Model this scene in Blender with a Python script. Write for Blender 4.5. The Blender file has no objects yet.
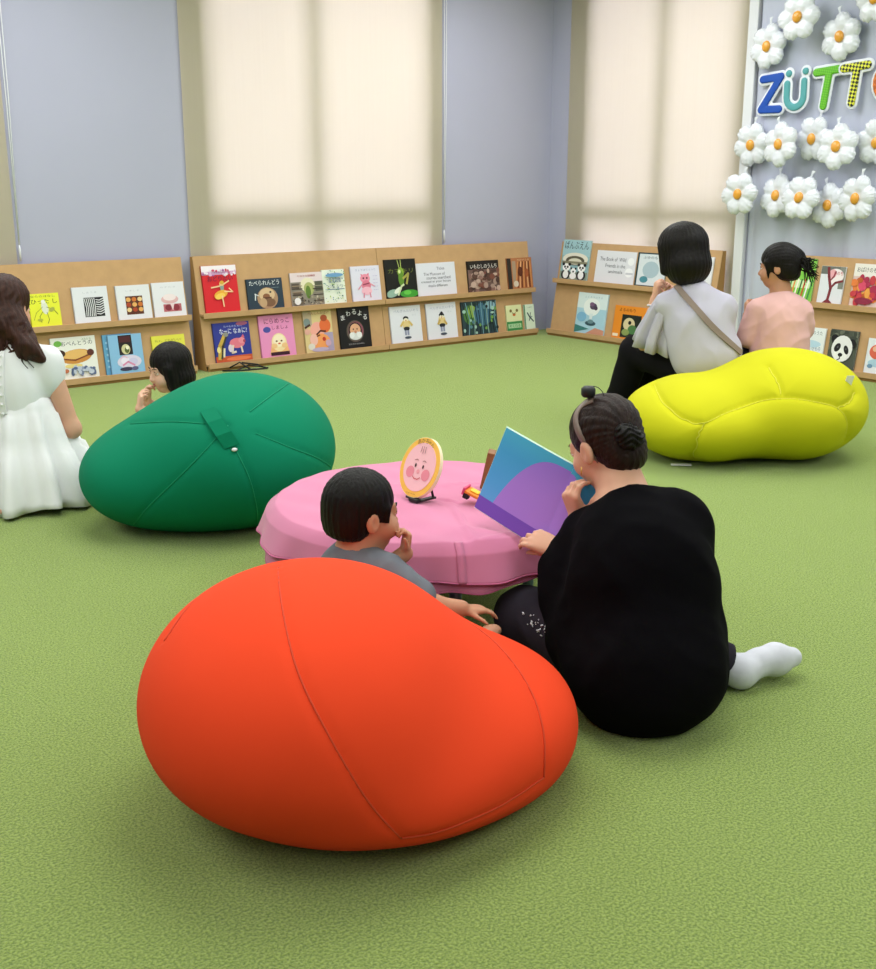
import bpy, bmesh, math, random
import numpy as np
from mathutils import Vector, Matrix, Quaternion
from mathutils.bvhtree import BVHTree

sc = bpy.context.scene
COL = sc.collection
random.seed(7)

# ------------------------------------------------------------------ camera, light, exposure
HEAD = math.radians(39.0)          # heading of the camera, clockwise from the back wall's normal
PITCH = math.radians(15.0)
CAM_H = 1.3
cam_d = bpy.data.cameras.new('camera')
cam_d.sensor_fit = 'HORIZONTAL'
cam_d.sensor_width = 36.0
cam_d.lens = 36.0 * 1140.0 / 876.0
cam_d.clip_start = 0.05
cam = bpy.data.objects.new('camera', cam_d)
cam.location = (0, 0, CAM_H)
cam.rotation_euler = (math.pi / 2 - PITCH, 0, -HEAD)
COL.objects.link(cam)
sc.camera = cam

sc.view_settings.view_transform = 'Standard'
sc.view_settings.look = 'None'
sc.view_settings.gamma = 1.0
sc.view_settings.use_curve_mapping = False
sc.view_settings.exposure = 0.0

world = bpy.data.worlds.new('daylight')
sc.world = world
world.use_nodes = True
bgn = world.node_tree.nodes['Background']
bgn.inputs[0].default_value = (0.98, 0.965, 0.96, 1)
bgn.inputs[1].default_value = 6.3


def area_light(name, x, y, sx, sy, power, col=(0.95, 0.97, 1.0), z=2.93):
    d = bpy.data.lights.new(name, 'AREA')
    d.shape = 'RECTANGLE'
    d.size = sx
    d.size_y = sy
    d.energy = power
    d.color = col
    o = bpy.data.objects.new(name, d)
    o.location = (x, y, z)
    COL.objects.link(o)
    return o


for lx in (-0.9, 2.3, 5.5):
    for ly in (-0.8, 2.5, 5.7):
        area_light('ceiling_lamp', lx, ly, 1.9, 1.9, 63 if ly + lx > 3 else 43)

# ------------------------------------------------------------------ helpers
RV = np.array([math.cos(HEAD), -math.sin(HEAD)])
FV = np.array([math.sin(HEAD), math.cos(HEAD)])


def W(p):
    """(right, away, up) as seen from the photographer's feet -> world"""
    v = RV * p[0] + FV * p[1]
    return np.array([v[0], v[1], p[2]])


def D(p):
    """same for a direction, normalised"""
    v = W(p)
    return v / np.linalg.norm(v)


def lin(h):
    h = h.lstrip('#')
    c = [int(h[i:i + 2], 16) / 255 for i in (0, 2, 4)]
    return tuple(x / 12.92 if x <= 0.04045 else ((x + 0.055) / 1.055) ** 2.4 for x in c) + (1.0,)


MATS = {}


def mat(name, col, rough=0.7, spec=0.3, bump=0.0, bscale=200.0, var=0.0, vscale=8.0, sheen=0.0, sss=0.0,
        metal=0.0, stretch=None, coat=0.0):
    if name in MATS:
        return MATS[name]
    m = bpy.data.materials.new(name)
    m.use_nodes = True
    nt = m.node_tree
    b = nt.nodes['Principled BSDF']
    c = lin(col) if isinstance(col, str) else col
    b.inputs['Base Color'].default_value = c
    b.inputs['Roughness'].default_value = rough
    b.inputs['Specular IOR Level'].default_value = spec
    b.inputs['Metallic'].default_value = metal
    if coat:
        b.inputs['Coat Weight'].default_value = coat
    if sheen:
        b.inputs['Sheen Weight'].default_value = sheen
        b.inputs['Sheen Roughness'].default_value = 0.5
    if sss:
        b.inputs['Subsurface Weight'].default_value = sss
        b.inputs['Subsurface Radius'].default_value = (0.012, 0.005, 0.003)
        b.inputs['Subsurface Scale'].default_value = 0.6
    tc = nt.nodes.new('ShaderNodeTexCoord')
    mp = nt.nodes.new('ShaderNodeMapping')
    nt.links.new(tc.outputs['Object'], mp.inputs['Vector'])
    if stretch:
        mp.inputs['Scale'].default_value = stretch
    if var:
        n = nt.nodes.new('ShaderNodeTexNoise')
        n.inputs['Scale'].default_value = vscale
        n.inputs['Detail'].default_value = 4
        nt.links.new(mp.outputs[0], n.inputs['Vector'])
        r = nt.nodes.new('ShaderNodeValToRGB')
        lo = [max(0, x * (1 - var)) for x in c[:3]] + [1]
        hi = [min(1, x * (1 + var)) for x in c[:3]] + [1]
        r.color_ramp.elements[0].position = 0.3
        r.color_ramp.elements[1].position = 0.7
        r.color_ramp.elements[0].color = lo
        r.color_ramp.elements[1].color = hi
        nt.links.new(n.outputs['Fac'], r.inputs['Fac'])
        nt.links.new(r.outputs['Color'], b.inputs['Base Color'])
    if bump:
        n2 = nt.nodes.new('ShaderNodeTexNoise')
        n2.inputs['Scale'].default_value = bscale
        n2.inputs['Detail'].default_value = 3
        nt.links.new(mp.outputs[0], n2.inputs['Vector'])
        bp = nt.nodes.new('ShaderNodeBump')
        bp.inputs['Strength'].default_value = bump
        bp.inputs['Distance'].default_value = 0.01
        nt.links.new(n2.outputs['Fac'], bp.inputs['Height'])
        nt.links.new(bp.outputs[0], b.inputs['Normal'])
    MATS[name] = m
    return m


def ink(h):
    return mat('print_' + h.lstrip('#'), h, 0.45, 0.35)


def link(name, me, parent=None, mats=(), loc=None):
    o = bpy.data.objects.new(name, me)
    for m in (mats if isinstance(mats, (list, tuple)) else [mats]):
        me.materials.append(m)
    COL.objects.link(o)
    if loc is not None:
        o.location = loc
    if parent is not None:
        o.parent = parent
    return o


def tag(o, label=None, cat=None, group=None, kind=None):
    if label:
        o['label'] = label
    if cat:
        o['category'] = cat
    if group:
        o['group'] = group
    if kind:
        o['kind'] = kind
    return o


def empty(name, loc, rz=0.0):
    o = bpy.data.objects.new(name, None)
    o.empty_display_size = 0.05
    o.location = [float(x) for x in loc]
    o.rotation_euler = (0, 0, rz)
    COL.objects.link(o)
    return o


def copy_tree(o, parent=None):
    c = o.copy()
    COL.objects.link(c)
    if parent is not None:
        c.parent = parent
    for ch in [x for x in bpy.data.objects if x.parent == o]:
        copy_tree(ch, c)
    return c


class MB:
    """collects shapes and links them as ONE mesh object"""

    def __init__(self):
        self.v, self.f, self.m, self.s = [], [], [], []
        self.mats = []

    def mi(self, m):
        if m not in self.mats:
            self.mats.append(m)
        return self.mats.index(m)

    def add(self, vs, fs, m, smooth=False):
        b = len(self.v)
        self.v.extend([tuple(float(c) for c in v) for v in vs])
        k = self.mi(m)
        for f in fs:
            self.f.append([b + i for i in f])
            self.m.append(k)
            self.s.append(smooth)

    def box(self, lo, hi, m, bev=0.0):
        if bev <= 0:
            x0, y0, z0 = lo
            x1, y1, z1 = hi
            vs = [(x, y, z) for z in (z0, z1) for x, y in ((x0, y0), (x1, y0), (x1, y1), (x0, y1))]
            fs = [(3, 2, 1, 0), (4, 5, 6, 7), (0, 1, 5, 4), (1, 2, 6, 5), (2, 3, 7, 6), (3, 0, 4, 7)]
            self.add(vs, fs, m)
            return
        bm = bmesh.new()
        bmesh.ops.create_cube(bm, size=1.0)
        for v in bm.verts:
            v.co = Vector([(lo[i] + hi[i]) / 2 + v.co[i] * (hi[i] - lo[i]) for i in range(3)])
        bmesh.ops.bevel(bm, geom=bm.edges[:], offset=bev, segments=2, profile=0.5, affect='EDGES')
        self.bm(bm, m)

    def bm(self, bm, m, smooth=False):
        bm.verts.index_update()
        self.add([v.co for v in bm.verts], [[v.index for v in f.verts] for f in bm.faces], m, smooth)
        bm.free()

    def tube(self, pts, r, m, n=8, caps=True):
        pts = [np.array(p, float) for p in pts]
        rs = r if isinstance(r, (list, tuple, np.ndarray)) else [r] * len(pts)
        up = None
        vs, fs = [], []
        for i, p in enumerate(pts):
            t = pts[min(i + 1, len(pts) - 1)] - pts[max(i - 1, 0)]
            t = t / (np.linalg.norm(t) + 1e-12)
            if up is None:
                a = np.array([0, 0, 1.0]) if abs(t[2]) < 0.9 else np.array([1.0, 0, 0])
                up = np.cross(t, a)
            up = up - t * (up @ t)
            up /= np.linalg.norm(up) + 1e-12
            s = np.cross(t, up)
            for k in range(n):
                a = 2 * math.pi * k / n
                vs.append(p + rs[i] * (math.cos(a) * up + math.sin(a) * s))
        for i in range(len(pts) - 1):
            for k in range(n):
                fs.append((i * n + k, i * n + (k + 1) % n, (i + 1) * n + (k + 1) % n, (i + 1) * n + k))
        if caps:
            fs.append(list(range(n))[::-1])
            fs.append([(len(pts) - 1) * n + k for k in range(n)])
        self.add(vs, fs, m, True)

    def sphere(self, c, r, m, rot=None, seg=16):
        bm = bmesh.new()
        bmesh.ops.create_uvsphere(bm, u_segments=seg, v_segments=max(6, seg // 2), radius=1.0)
        rr = (r, r, r) if not isinstance(r, (tuple, list)) else r
        R_ = np.eye(3) if rot is None else np.array(rot)
        for v in bm.verts:
            q = R_ @ (np.array(v.co) * np.array(rr)) + np.array(c)
            v.co = Vector([float(x) for x in q])
        self.bm(bm, m, True)

    def build(self, name, parent=None, loc=None, off=None):
        me = bpy.data.meshes.new(name)
        vs = self.v
        if off is not None:
            vs = [(v[0] - off[0], v[1] - off[1], v[2] - off[2]) for v in vs]
        me.from_pydata(vs, [], self.f)
        for m in self.mats:
            me.materials.append(m)
        me.polygons.foreach_set('material_index', self.m)
        me.polygons.foreach_set('use_smooth', self.s)
        me.update()
        return link(name, me, parent, [], loc if loc is not None else off if off is not None and parent is None else None)


# ------------------------------------------------------------------ soft solids: signed distance shapes -> one skin
class SD:
    def __init__(self):
        self.ops = []
        self.post = []

    def cap(self, a, b, ra, rb=None, k=0.02, sub=False):
        self.ops.append(('c', np.array(a, float), np.array(b, float), ra, ra if rb is None else rb, k, sub))
        return self

    def ell(self, c, r, R=None, k=0.02, sub=False):
        r = np.array([r] * 3 if np.isscalar(r) else r, float)
        self.ops.append(('e', np.array(c, float), r, None if R is None else np.array(R, float), 0, k, sub))
        return self

    def plane(self, p, n, k=0.0):
        """keeps the side the normal points away from"""
        self.ops.append(('p', np.array(p, float), np.array(n, float) / np.linalg.norm(n), 0, 0, k, False))
        return self

    def chain(self, pts, rs, k=0.02):
        for i in range(len(pts) - 1):
            self.cap(pts[i], pts[i + 1], rs[i], rs[i + 1], k)
        return self

    def ev(self, P):
        d = None
        for o in self.ops:
            if o[0] == 'c':
                a, b = o[1], o[2]
                ab = b - a
                t = np.clip(((P - a) @ ab) / (ab @ ab + 1e-12), 0, 1)
                q = P - a - t[:, None] * ab
                e = np.sqrt((q * q).sum(1)) - (o[3] + t * (o[4] - o[3]))
            elif o[0] == 'e':
                q = P - o[1]
                if o[3] is not None:
                    q = q @ o[3]
                q1 = q / o[2]
                k0 = np.sqrt((q1 * q1).sum(1))
                q2 = q1 / o[2]
                k1 = np.sqrt((q2 * q2).sum(1)) + 1e-9
                e = k0 * (k0 - 1.0) / k1
            else:
                e = (P - o[1]) @ o[2]
            k = o[5]
            if d is None:
                d = e
            elif o[0] == 'p' or o[6]:
                if o[6]:
                    e = -e
                if k > 0:
                    h = np.clip(0.5 - 0.5 * (d - e) / k, 0, 1)
                    d = d + (e - d) * h + k * h * (1 - h)
                else:
                    d = np.maximum(d, e)
            else:
                if k > 0:
                    h = np.clip(0.5 + 0.5 * (d - e) / k, 0, 1)
                    d = e + (d - e) * (1 - h) - k * h * (1 - h)
                else:
                    d = np.minimum(d, e)
        for f in self.post:
            d = d + f(P)
        return d

    def bounds(self):
        lo, hi = np.full(3, 1e9), np.full(3, -1e9)
        for o in self.ops:
            if o[0] == 'p' or o[6]:
                continue
            if o[0] == 'c':
                r = max(o[3], o[4])
                lo = np.minimum(lo, np.minimum(o[1], o[2]) - r)
                hi = np.maximum(hi, np.maximum(o[1], o[2]) + r)
            else:
                r = o[2] if o[3] is None else np.full(3, o[2].max())
                lo = np.minimum(lo, o[1] - r)
                hi = np.maximum(hi, o[1] + r)
        return lo, hi

    def mesh(self, h, pad=0.03):
        lo, hi = self.bounds()
        lo = lo - pad
        hi = hi + pad
        B = 12
        nb = np.ceil((hi - lo) / h / B).astype(int)
        n = nb * B
        G = np.empty(n, np.float32)
        # coarse pass over blocks
        ii = np.stack(np.meshgrid(*[np.arange(x) for x in nb], indexing='ij'), -1).reshape(-1, 3)
        cen = lo + (ii * B + (B - 1) / 2) * h
        dc = self.ev(cen)
        act = np.abs(dc) < B * h * 1.35 + 0.02
        loc = np.stack(np.meshgrid(*[np.arange(B)] * 3, indexing='ij'), -1).reshape(-1, 3)
        for s, (bi, dd) in enumerate(zip(ii[~act], dc[~act])):
            G[bi[0] * B:bi[0] * B + B, bi[1] * B:bi[1] * B + B, bi[2] * B:bi[2] * B + B] = dd
        ab = ii[act]
        CH = 60
        for s in range(0, len(ab), CH):
            blk = ab[s:s + CH]
            P = lo + ((blk[:, None, :] * B + loc[None]) * h).reshape(-1, 3)
            e = self.ev(P).reshape(len(blk), B, B, B)
            for bi, ee in zip(blk, e):
                G[bi[0] * B:bi[0] * B + B, bi[1] * B:bi[1] * B + B, bi[2] * B:bi[2] * B + B] = ee
        return nets(G, lo, h)


def nets(G, lo, h):
    S = G < 0
    nx, ny, nz = G.shape
    cs = np.zeros((nx - 1, ny - 1, nz - 1), np.int8)
    for dx in (0, 1):
        for dy in (0, 1):
            for dz in (0, 1):
                cs += S[dx:nx - 1 + dx, dy:ny - 1 + dy, dz:nz - 1 + dz]
    mask = (cs > 0) & (cs < 8)
    idx = np.argwhere(mask)
    acc = np.zeros((len(idx), 3))
    cnt = np.zeros(len(idx))
    corners = [(0, 0, 0), (1, 0, 0), (0, 1, 0), (1, 1, 0), (0, 0, 1), (1, 0, 1), (0, 1, 1), (1, 1, 1)]
    val = {c: G[idx[:, 0] + c[0], idx[:, 1] + c[1], idx[:, 2] + c[2]].astype(float) for c in corners}
    for a in corners:
        for ax in range(3):
            if a[ax] == 1:
                continue
            b = list(a)
            b[ax] = 1
            va, vb = val[a], val[tuple(b)]
            cr = (va < 0) != (vb < 0)
            t = np.where(cr, va / np.where(cr, va - vb, 1), 0)
            p = np.tile(np.array(a, float), (len(idx), 1))
            p[:, ax] += t
            acc += p * cr[:, None]
            cnt += cr
    V = lo + (idx + acc / cnt[:, None]) * h
    num = np.full(mask.shape, -1, np.int64)
    num[mask] = np.arange(len(idx))
    F = []
    for ax in range(3):
        sl0 = [slice(0, x) for x in (nx, ny, nz)]
        a = [slice(None)] * 3
        b = [slice(None)] * 3
        a[ax] = slice(0, -1)
        b[ax] = slice(1, None)
        cr = S[tuple(a)] != S[tuple(b)]
        o1, o2 = [x for x in range(3) if x != ax]
        e = np.argwhere(cr)
        e = e[(e[:, o1] > 0) & (e[:, o2] > 0) & (e[:, o1] < G.shape[o1] - 1) & (e[:, o2] < G.shape[o2] - 1)]
        ins = S[tuple(a)][e[:, 0], e[:, 1], e[:, 2]]
        q = []
        for d1, d2 in ((-1, -1), (0, -1), (0, 0), (-1, 0)):
            c = e.copy()
            c[:, o1] += d1
            c[:, o2] += d2
            q.append(num[c[:, 0], c[:, 1], c[:, 2]])
        q = np.stack(q, 1)
        flip = ins if ax != 1 else ~ins
        q[~flip] = q[~flip][:, ::-1]
        F.append(q)
    F = np.concatenate(F)
    return V, F


def relax(V, F, it=2, lam=0.5):
    for _ in range(it):
        acc = np.zeros_like(V)
        c = np.zeros(len(V))
        for k in range(4):
            a, b = F[:, k], F[:, (k + 1) % 4]
            np.add.at(acc, a, V[b])
            np.add.at(c, a, 1)
            np.add.at(acc, b, V[a])
            np.add.at(c, b, 1)
        V = V + lam * (acc / np.maximum(c, 1)[:, None] - V)
    return V


def skin(name, sd, h, m, parent=None, base=(0, 0, 0), it=2, disp=None):
    """one smooth mesh from a soft solid; its origin is put at base"""
    V, F = sd.mesh(h)
    V = relax(V, F, it)
    if disp is not None:
        V = disp(V, F)
    me = bpy.data.meshes.new(name)
    me.from_pydata((V - np.array(base)).tolist(), [], F.tolist())
    me.polygons.foreach_set('use_smooth', [True] * len(me.polygons))
    me.update()
    return link(name, me, parent, m, None if parent is not None else [float(x) for x in base])


def vnormals(V, F):
    n = np.cross(V[F[:, 2]] - V[F[:, 0]], V[F[:, 3]] - V[F[:, 1]])
    N = np.zeros_like(V)
    for k in range(4):
        np.add.at(N, F[:, k], n)
    return N / (np.linalg.norm(N, axis=1)[:, None] + 1e-12)


def frame3(f, up=(0, 0, 1)):
    """columns: right, forward, up (world)"""
    f = np.array(f, float)
    f /= np.linalg.norm(f)
    u = np.array(up, float)
    u = u - f * (u @ f)
    u /= np.linalg.norm(u)
    r = np.cross(f, u)
    return np.stack([r, f, u], 1)


def vnoise(P, s, seed=0):
    """cheap smooth noise from a few sines"""
    rs = np.random.RandomState(seed)
    o = np.zeros(len(P))
    for i in range(7):
        k = rs.normal(size=3) * s
        o += np.sin(P @ k + rs.uniform(0, 6.28)) / 7 * 1.6
    return o


def text_polys(s, size=1.0, res=2):
    c = bpy.data.curves.new('lettering', 'FONT')
    c.body = s
    c.size = size
    c.resolution_u = res
    c.align_x = 'CENTER'
    c.align_y = 'CENTER'
    o = bpy.data.objects.new('lettering', c)
    COL.objects.link(o)
    dg = bpy.context.evaluated_depsgraph_get()
    me = bpy.data.meshes.new_from_object(o.evaluated_get(dg))
    vs = [tuple(v.co) for v in me.vertices]
    fs = [tuple(p.vertices) for p in me.polygons]
    bpy.data.objects.remove(o)
    bpy.data.curves.remove(c)
    bpy.data.meshes.remove(me)
    return vs, fs

# ------------------------------------------------------------------ the room
YB, XR = 7.35, 7.2            # inner faces of the back and right walls
XL, YF, ZC = -3.6, -3.6, 3.0


def carpet_mat():
    m = bpy.data.materials.new('green_carpet')
    m.use_nodes = True
    nt = m.node_tree
    b = nt.nodes['Principled BSDF']
    b.inputs['Roughness'].default_value = 0.95
    b.inputs['Specular IOR Level'].default_value = 0.1
    b.inputs['Sheen Weight'].default_value = 0.25
    tc = nt.nodes.new('ShaderNodeTexCoord')
    n1 = nt.nodes.new('ShaderNodeTexNoise')
    n1.inputs['Scale'].default_value = 170
    n1.inputs['Detail'].default_value = 4
    n1.inputs['Roughness'].default_value = 0.7
    n2 = nt.nodes.new('ShaderNodeTexVoronoi')
    n2.inputs['Scale'].default_value = 190
    n3 = nt.nodes.new('ShaderNodeTexNoise')
    n3.inputs['Scale'].default_value = 2.2
    n3.inputs['Detail'].default_value = 3
    for n in (n1, n2, n3):
        nt.links.new(tc.outputs['Object'], n.inputs['Vector'])
    r1 = nt.nodes.new('ShaderNodeValToRGB')
    r1.color_ramp.elements[0].position = 0.38
    r1.color_ramp.elements[1].position = 0.64
    r1.color_ramp.elements[0].color = lin('#6f8b2f')
    r1.color_ramp.elements[1].color = lin('#b8cc68')
    nt.links.new(n1.outputs['Fac'], r1.inputs['Fac'])
    mx = nt.nodes.new('ShaderNodeMix')
    mx.data_type = 'RGBA'
    mx.blend_type = 'MULTIPLY'
    mx.inputs[0].default_value = 0.35
    nt.links.new(r1.outputs['Color'], mx.inputs[6])
    r2 = nt.nodes.new('ShaderNodeValToRGB')
    r2.color_ramp.elements[0].color = (0.55, 0.6, 0.45, 1)
    r2.color_ramp.elements[1].color = (1, 1, 1, 1)
    r2.color_ramp.elements[1].position = 0.6
    nt.links.new(n2.outputs['Distance'], r2.inputs['Fac'])
    nt.links.new(r2.outputs['Color'], mx.inputs[7])
    mx2 = nt.nodes.new('ShaderNodeMix')
    mx2.data_type = 'RGBA'
    mx2.blend_type = 'MULTIPLY'
    mx2.inputs[0].default_value = 0.12
    r3 = nt.nodes.new('ShaderNodeValToRGB')
    r3.color_ramp.elements[0].color = (0.7, 0.75, 0.6, 1)
    r3.color_ramp.elements[1].color = (1, 1, 1, 1)
    nt.links.new(n3.outputs['Fac'], r3.inputs['Fac'])
    nt.links.new(mx.outputs[2], mx2.inputs[6])
    nt.links.new(r3.outputs['Color'], mx2.inputs[7])
    nt.links.new(mx2.outputs[2], b.inputs['Base Color'])
    bp = nt.nodes.new('ShaderNodeBump')
    bp.inputs['Strength'].default_value = 0.9
    bp.inputs['Distance'].default_value = 0.012
    nt.links.new(n1.outputs['Fac'], bp.inputs['Height'])
    nt.links.new(bp.outputs[0], b.inputs['Normal'])
    return m


M_CARPET = carpet_mat()
M_WALL = mat('wall_paint', '#aeaec2', 0.85, 0.2, bump=0.06, bscale=240, var=0.015, vscale=1.5)
M_CEIL = mat('ceiling_paint', '#e6e6e4', 0.9, 0.1, bump=0.05, bscale=160)
M_FRAME = mat('window_frame_aluminium', '#8f8c86', 0.45, 0.4, bump=0.02, bscale=90)
M_TRIM = mat('white_trim', '#dcdde2', 0.5, 0.3, bump=0.02, bscale=60)


def glass_mat():
    m = bpy.data.materials.new('window_glass')
    m.use_nodes = True
    nt = m.node_tree
    nt.nodes.remove(nt.nodes['Principled BSDF'])
    out = nt.nodes['Material Output']
    t = nt.nodes.new('ShaderNodeBsdfTransparent')
    t.inputs[0].default_value = (0.93, 0.95, 0.94, 1)
    g = nt.nodes.new('ShaderNodeBsdfGlossy')
    g.inputs['Roughness'].default_value = 0.05
    fr = nt.nodes.new('ShaderNodeFresnel')
    fr.inputs[0].default_value = 1.45
    mx = nt.nodes.new('ShaderNodeMixShader')
    nt.links.new(fr.outputs[0], mx.inputs[0])
    nt.links.new(t.outputs[0], mx.inputs[1])
    nt.links.new(g.outputs[0], mx.inputs[2])
    nt.links.new(mx.outputs[0], out.inputs[0])
    return m


def blind_mat():
    m = bpy.data.materials.new('cream_blind_fabric')
    m.use_nodes = True
    nt = m.node_tree
    b = nt.nodes['Principled BSDF']
    out = nt.nodes['Material Output']
    tr = nt.nodes.new('ShaderNodeBsdfTranslucent')
    df = nt.nodes.new('ShaderNodeBsdfDiffuse')
    nt.nodes.remove(b)
    tc = nt.nodes.new('ShaderNodeTexCoord')
    mp = nt.nodes.new('ShaderNodeMapping')
    mp.inputs['Scale'].default_value = (60, 60, 1.2)
    n = nt.nodes.new('ShaderNodeTexNoise')
    n.inputs['Scale'].default_value = 1.0
    n.inputs['Detail'].default_value = 2
    nt.links.new(tc.outputs['Object'], mp.inputs[0])
    nt.links.new(mp.outputs[0], n.inputs['Vector'])
    r = nt.nodes.new('ShaderNodeValToRGB')
    r.color_ramp.elements[0].color = lin('#ebe3e6')
    r.color_ramp.elements[1].color = lin('#f2ebee')
    nt.links.new(n.outputs['Fac'], r.inputs['Fac'])
    nt.links.new(r.outputs['Color'], tr.inputs[0])
    df.inputs[0].default_value = lin('#d2cab2')
    mx = nt.nodes.new('ShaderNodeMixShader')
    mx.inputs[0].default_value = 0.5
    nt.links.new(df.outputs[0], mx.inputs[1])
    nt.links.new(tr.outputs[0], mx.inputs[2])
    nt.links.new(mx.outputs[0], out.inputs[0])
    return m


M_GLASS = glass_mat()
M_BLIND = blind_mat()


def struct(mb, name):
    o = mb.build(name)
    o['kind'] = 'structure'
    return o


b = MB()
b.box((XL - .2, YF - .2, -.1), (XR + .2, YB + .2, 0), M_CARPET)
struct(b, 'floor')
b = MB()
b.box((XL - .2, YF - .2, ZC), (XR + .2, YB + .2, ZC + .1), M_CEIL)
struct(b, 'ceiling')
b = MB()
b.box((XL - .2, YF - .2, 0), (XL, YB + .2, ZC), M_WALL)
struct(b, 'wall_left')
b = MB()
b.box((XL, YF - .2, 0), (XR, YF, ZC), M_WALL)
struct(b, 'wall_front')

WZ0, WZ1, WT = 0.30, 2.84, 0.18
WIN_BACK = [(0.45, 2.42), (3.90, 5.88)]
WIN_RIGHT = [(5.40, 6.95)]


def wall_with_holes(name, holes, lo, hi, axis):
    mb = MB()

    def bx(a0, a1, z0, z1):
        if axis == 0:
            mb.box((a0, YB, z0), (a1, YB + WT, z1), M_WALL)
        else:
            mb.box((XR, a0, z0), (XR + WT, a1, z1), M_WALL)
    cur = lo
    for a, c in holes:
        bx(cur, a, 0, ZC)
        bx(a, c, 0, WZ0)
        bx(a, c, WZ1, ZC)
        cur = c
    bx(cur, hi, 0, ZC)
    return struct(mb, name)


wall_with_holes('wall_back', WIN_BACK, XL, XR + WT, 0)
wall_with_holes('wall_right', WIN_RIGHT, YF, YB, 1)


def window(n, a0, a1, axis, mull):
    """frame with a mullion and a transom set back in the wall, one pane behind it"""
    t = 0.045
    f, g = MB(), MB()

    def bx(mb, p0, p1, z0, z1, d0, d1, m):
        if axis == 0:
            mb.box((p0, YB + d0, z0), (p1, YB + d1, z1), m)
        else:
            mb.box((XR + d0, p0, z0), (XR + d1, p1, z1), m)
    bx(f, a0, a0 + t, WZ0, WZ1, .085, .155, M_FRAME)
    bx(f, a1 - t, a1, WZ0, WZ1, .085, .155, M_FRAME)
    bx(f, a0 + t, a1 - t, WZ0, WZ0 + t, .085, .155, M_FRAME)
    bx(f, a0 + t, a1 - t, WZ1 - t, WZ1, .085, .155, M_FRAME)
    bx(f, a0 + t, a1 - t, 0.965, 1.085, .085, .155, M_FRAME)
    bx(f, mull - .045, mull + .045, WZ0 + t, .965, .087, .153, M_FRAME)
    bx(f, mull - .045, mull + .045, 1.085, WZ1 - t, .087, .153, M_FRAME)
    o = struct(f, 'window_%d' % n)
    bx(g, a0 + t, a1 - t, WZ0 + t, WZ1 - t, .115, .121, M_GLASS)
    p = g.build('pane', o)
    return o


window(1, 0.45, 2.42, 0, 1.43)
window(2, 3.90, 5.88, 0, 4.80)
window(3, 5.40, 6.95, 1, 6.14)
b = MB()
b.box((XR - .045, 5.26, 0), (XR, 5.34, ZC), M_TRIM, 0.006)
struct(b, 'trim_1')


def blind(a0, a1, axis, label, cord_at):
    loc = (a0, YB - .010, 0) if axis == 0 else (XR - .010, a1, 0)
    root = empty('roller_blind', loc, 0 if axis == 0 else -math.pi / 2)
    tag(root, label, 'blind', 'roller blinds over the windows')
    w = a1 - a0
    s = MB()
    s.box((0, -.0015, .32), (w, .0015, 2.86), M_BLIND)
    s.build('fabric', root)
    h = MB()
    h.box((0, -.007, .29), (w, .007, .32), M_TRIM, .002)
    h.build('bottom_rail', root)
    t = MB()
    t.tube([(-.01, -.03, 2.9), (w + .01, -.03, 2.9)], .033, M_BLIND, 14)
    t.build('roller', root)
    c = MB()
    c.tube([(cord_at, -.012, 2.9), (cord_at + .004, -.012, 1.8), (cord_at + .002, -.012, .88)], .0035, M_TRIM, 6)
    c.tube([(cord_at + .022, -.012, 2.9), (cord_at + .02, -.012, 1.8), (cord_at + .002, -.012, .88)], .0035, M_TRIM, 6)
    cc = c.build('cord', root)
    k = MB()
    k.tube([(cord_at + .002, -.012, .90), (cord_at + .002, -.012, .87), (cord_at + .002, -.012, .80)], [.004, .008, .006], M_TRIM, 8)
    k.build('cord_weight', cc)
    return root


blind(0.30, 2.535, 0, 'cream roller blind at far left edge with pull cord hanging beside it', 2.25)
blind(3.735, 5.985, 0, 'cream roller blind glowing between the two grey wall sections, behind the middle shelves', 2.262)
blind(5.345, 7.13, 1, 'cream roller blind on the right wall behind the woman in grey', 1.80)

# pale sheet hung on the right wall behind the flower balloons
M_SHEET = mat('pale_satin_sheet', '#bcc0d2', 0.55, 0.3, bump=0.03, bscale=30, sheen=0.3)
root = MB()
vs, fs = [], []
NY, NZ = 220, 26
for j in range(NZ + 1):
    z = 0.02 + (2.78 - 0.02) * j / NZ
    for i in range(NY + 1):
        y = 5.24 - 2.9 * i / NY
        amp = 0.006 + 0.016 * (1 - j / NZ) ** 1.5
        x = XR - .03 + amp * (math.sin(y * 17 + .6 * math.sin(y * 5)) + .5 * math.sin(y * 41 + 1.3))
        vs.append((x, y, z))
for j in range(NZ):
    for i in range(NY):
        a = j * (NY + 1) + i
        fs.append((a, a + NY + 1, a + NY + 2, a + 1))
root.add(vs, fs, M_SHEET, True)
o = root.build('backdrop_curtain')
md = o.modifiers.new('thick', 'SOLIDIFY')
md.thickness = 0.002
tag(o, 'pale blue grey backdrop curtain hanging on right wall behind the flower balloons', 'curtain')

# ------------------------------------------------------------------ cardboard display shelves
M_CARD = mat('brown_cardboard', '#c09a70', 0.8, 0.15, bump=0.05, bscale=60, var=0.05, vscale=14)
M_CARD_IN = mat('cardboard_edge', '#a9814f', 0.85, 0.1, bump=0.1, bscale=160)
SH_H = 0.785
LEAN = 0.16


def face_y(z):
    return -(0.04 + (SH_H - z) * LEAN)


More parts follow.
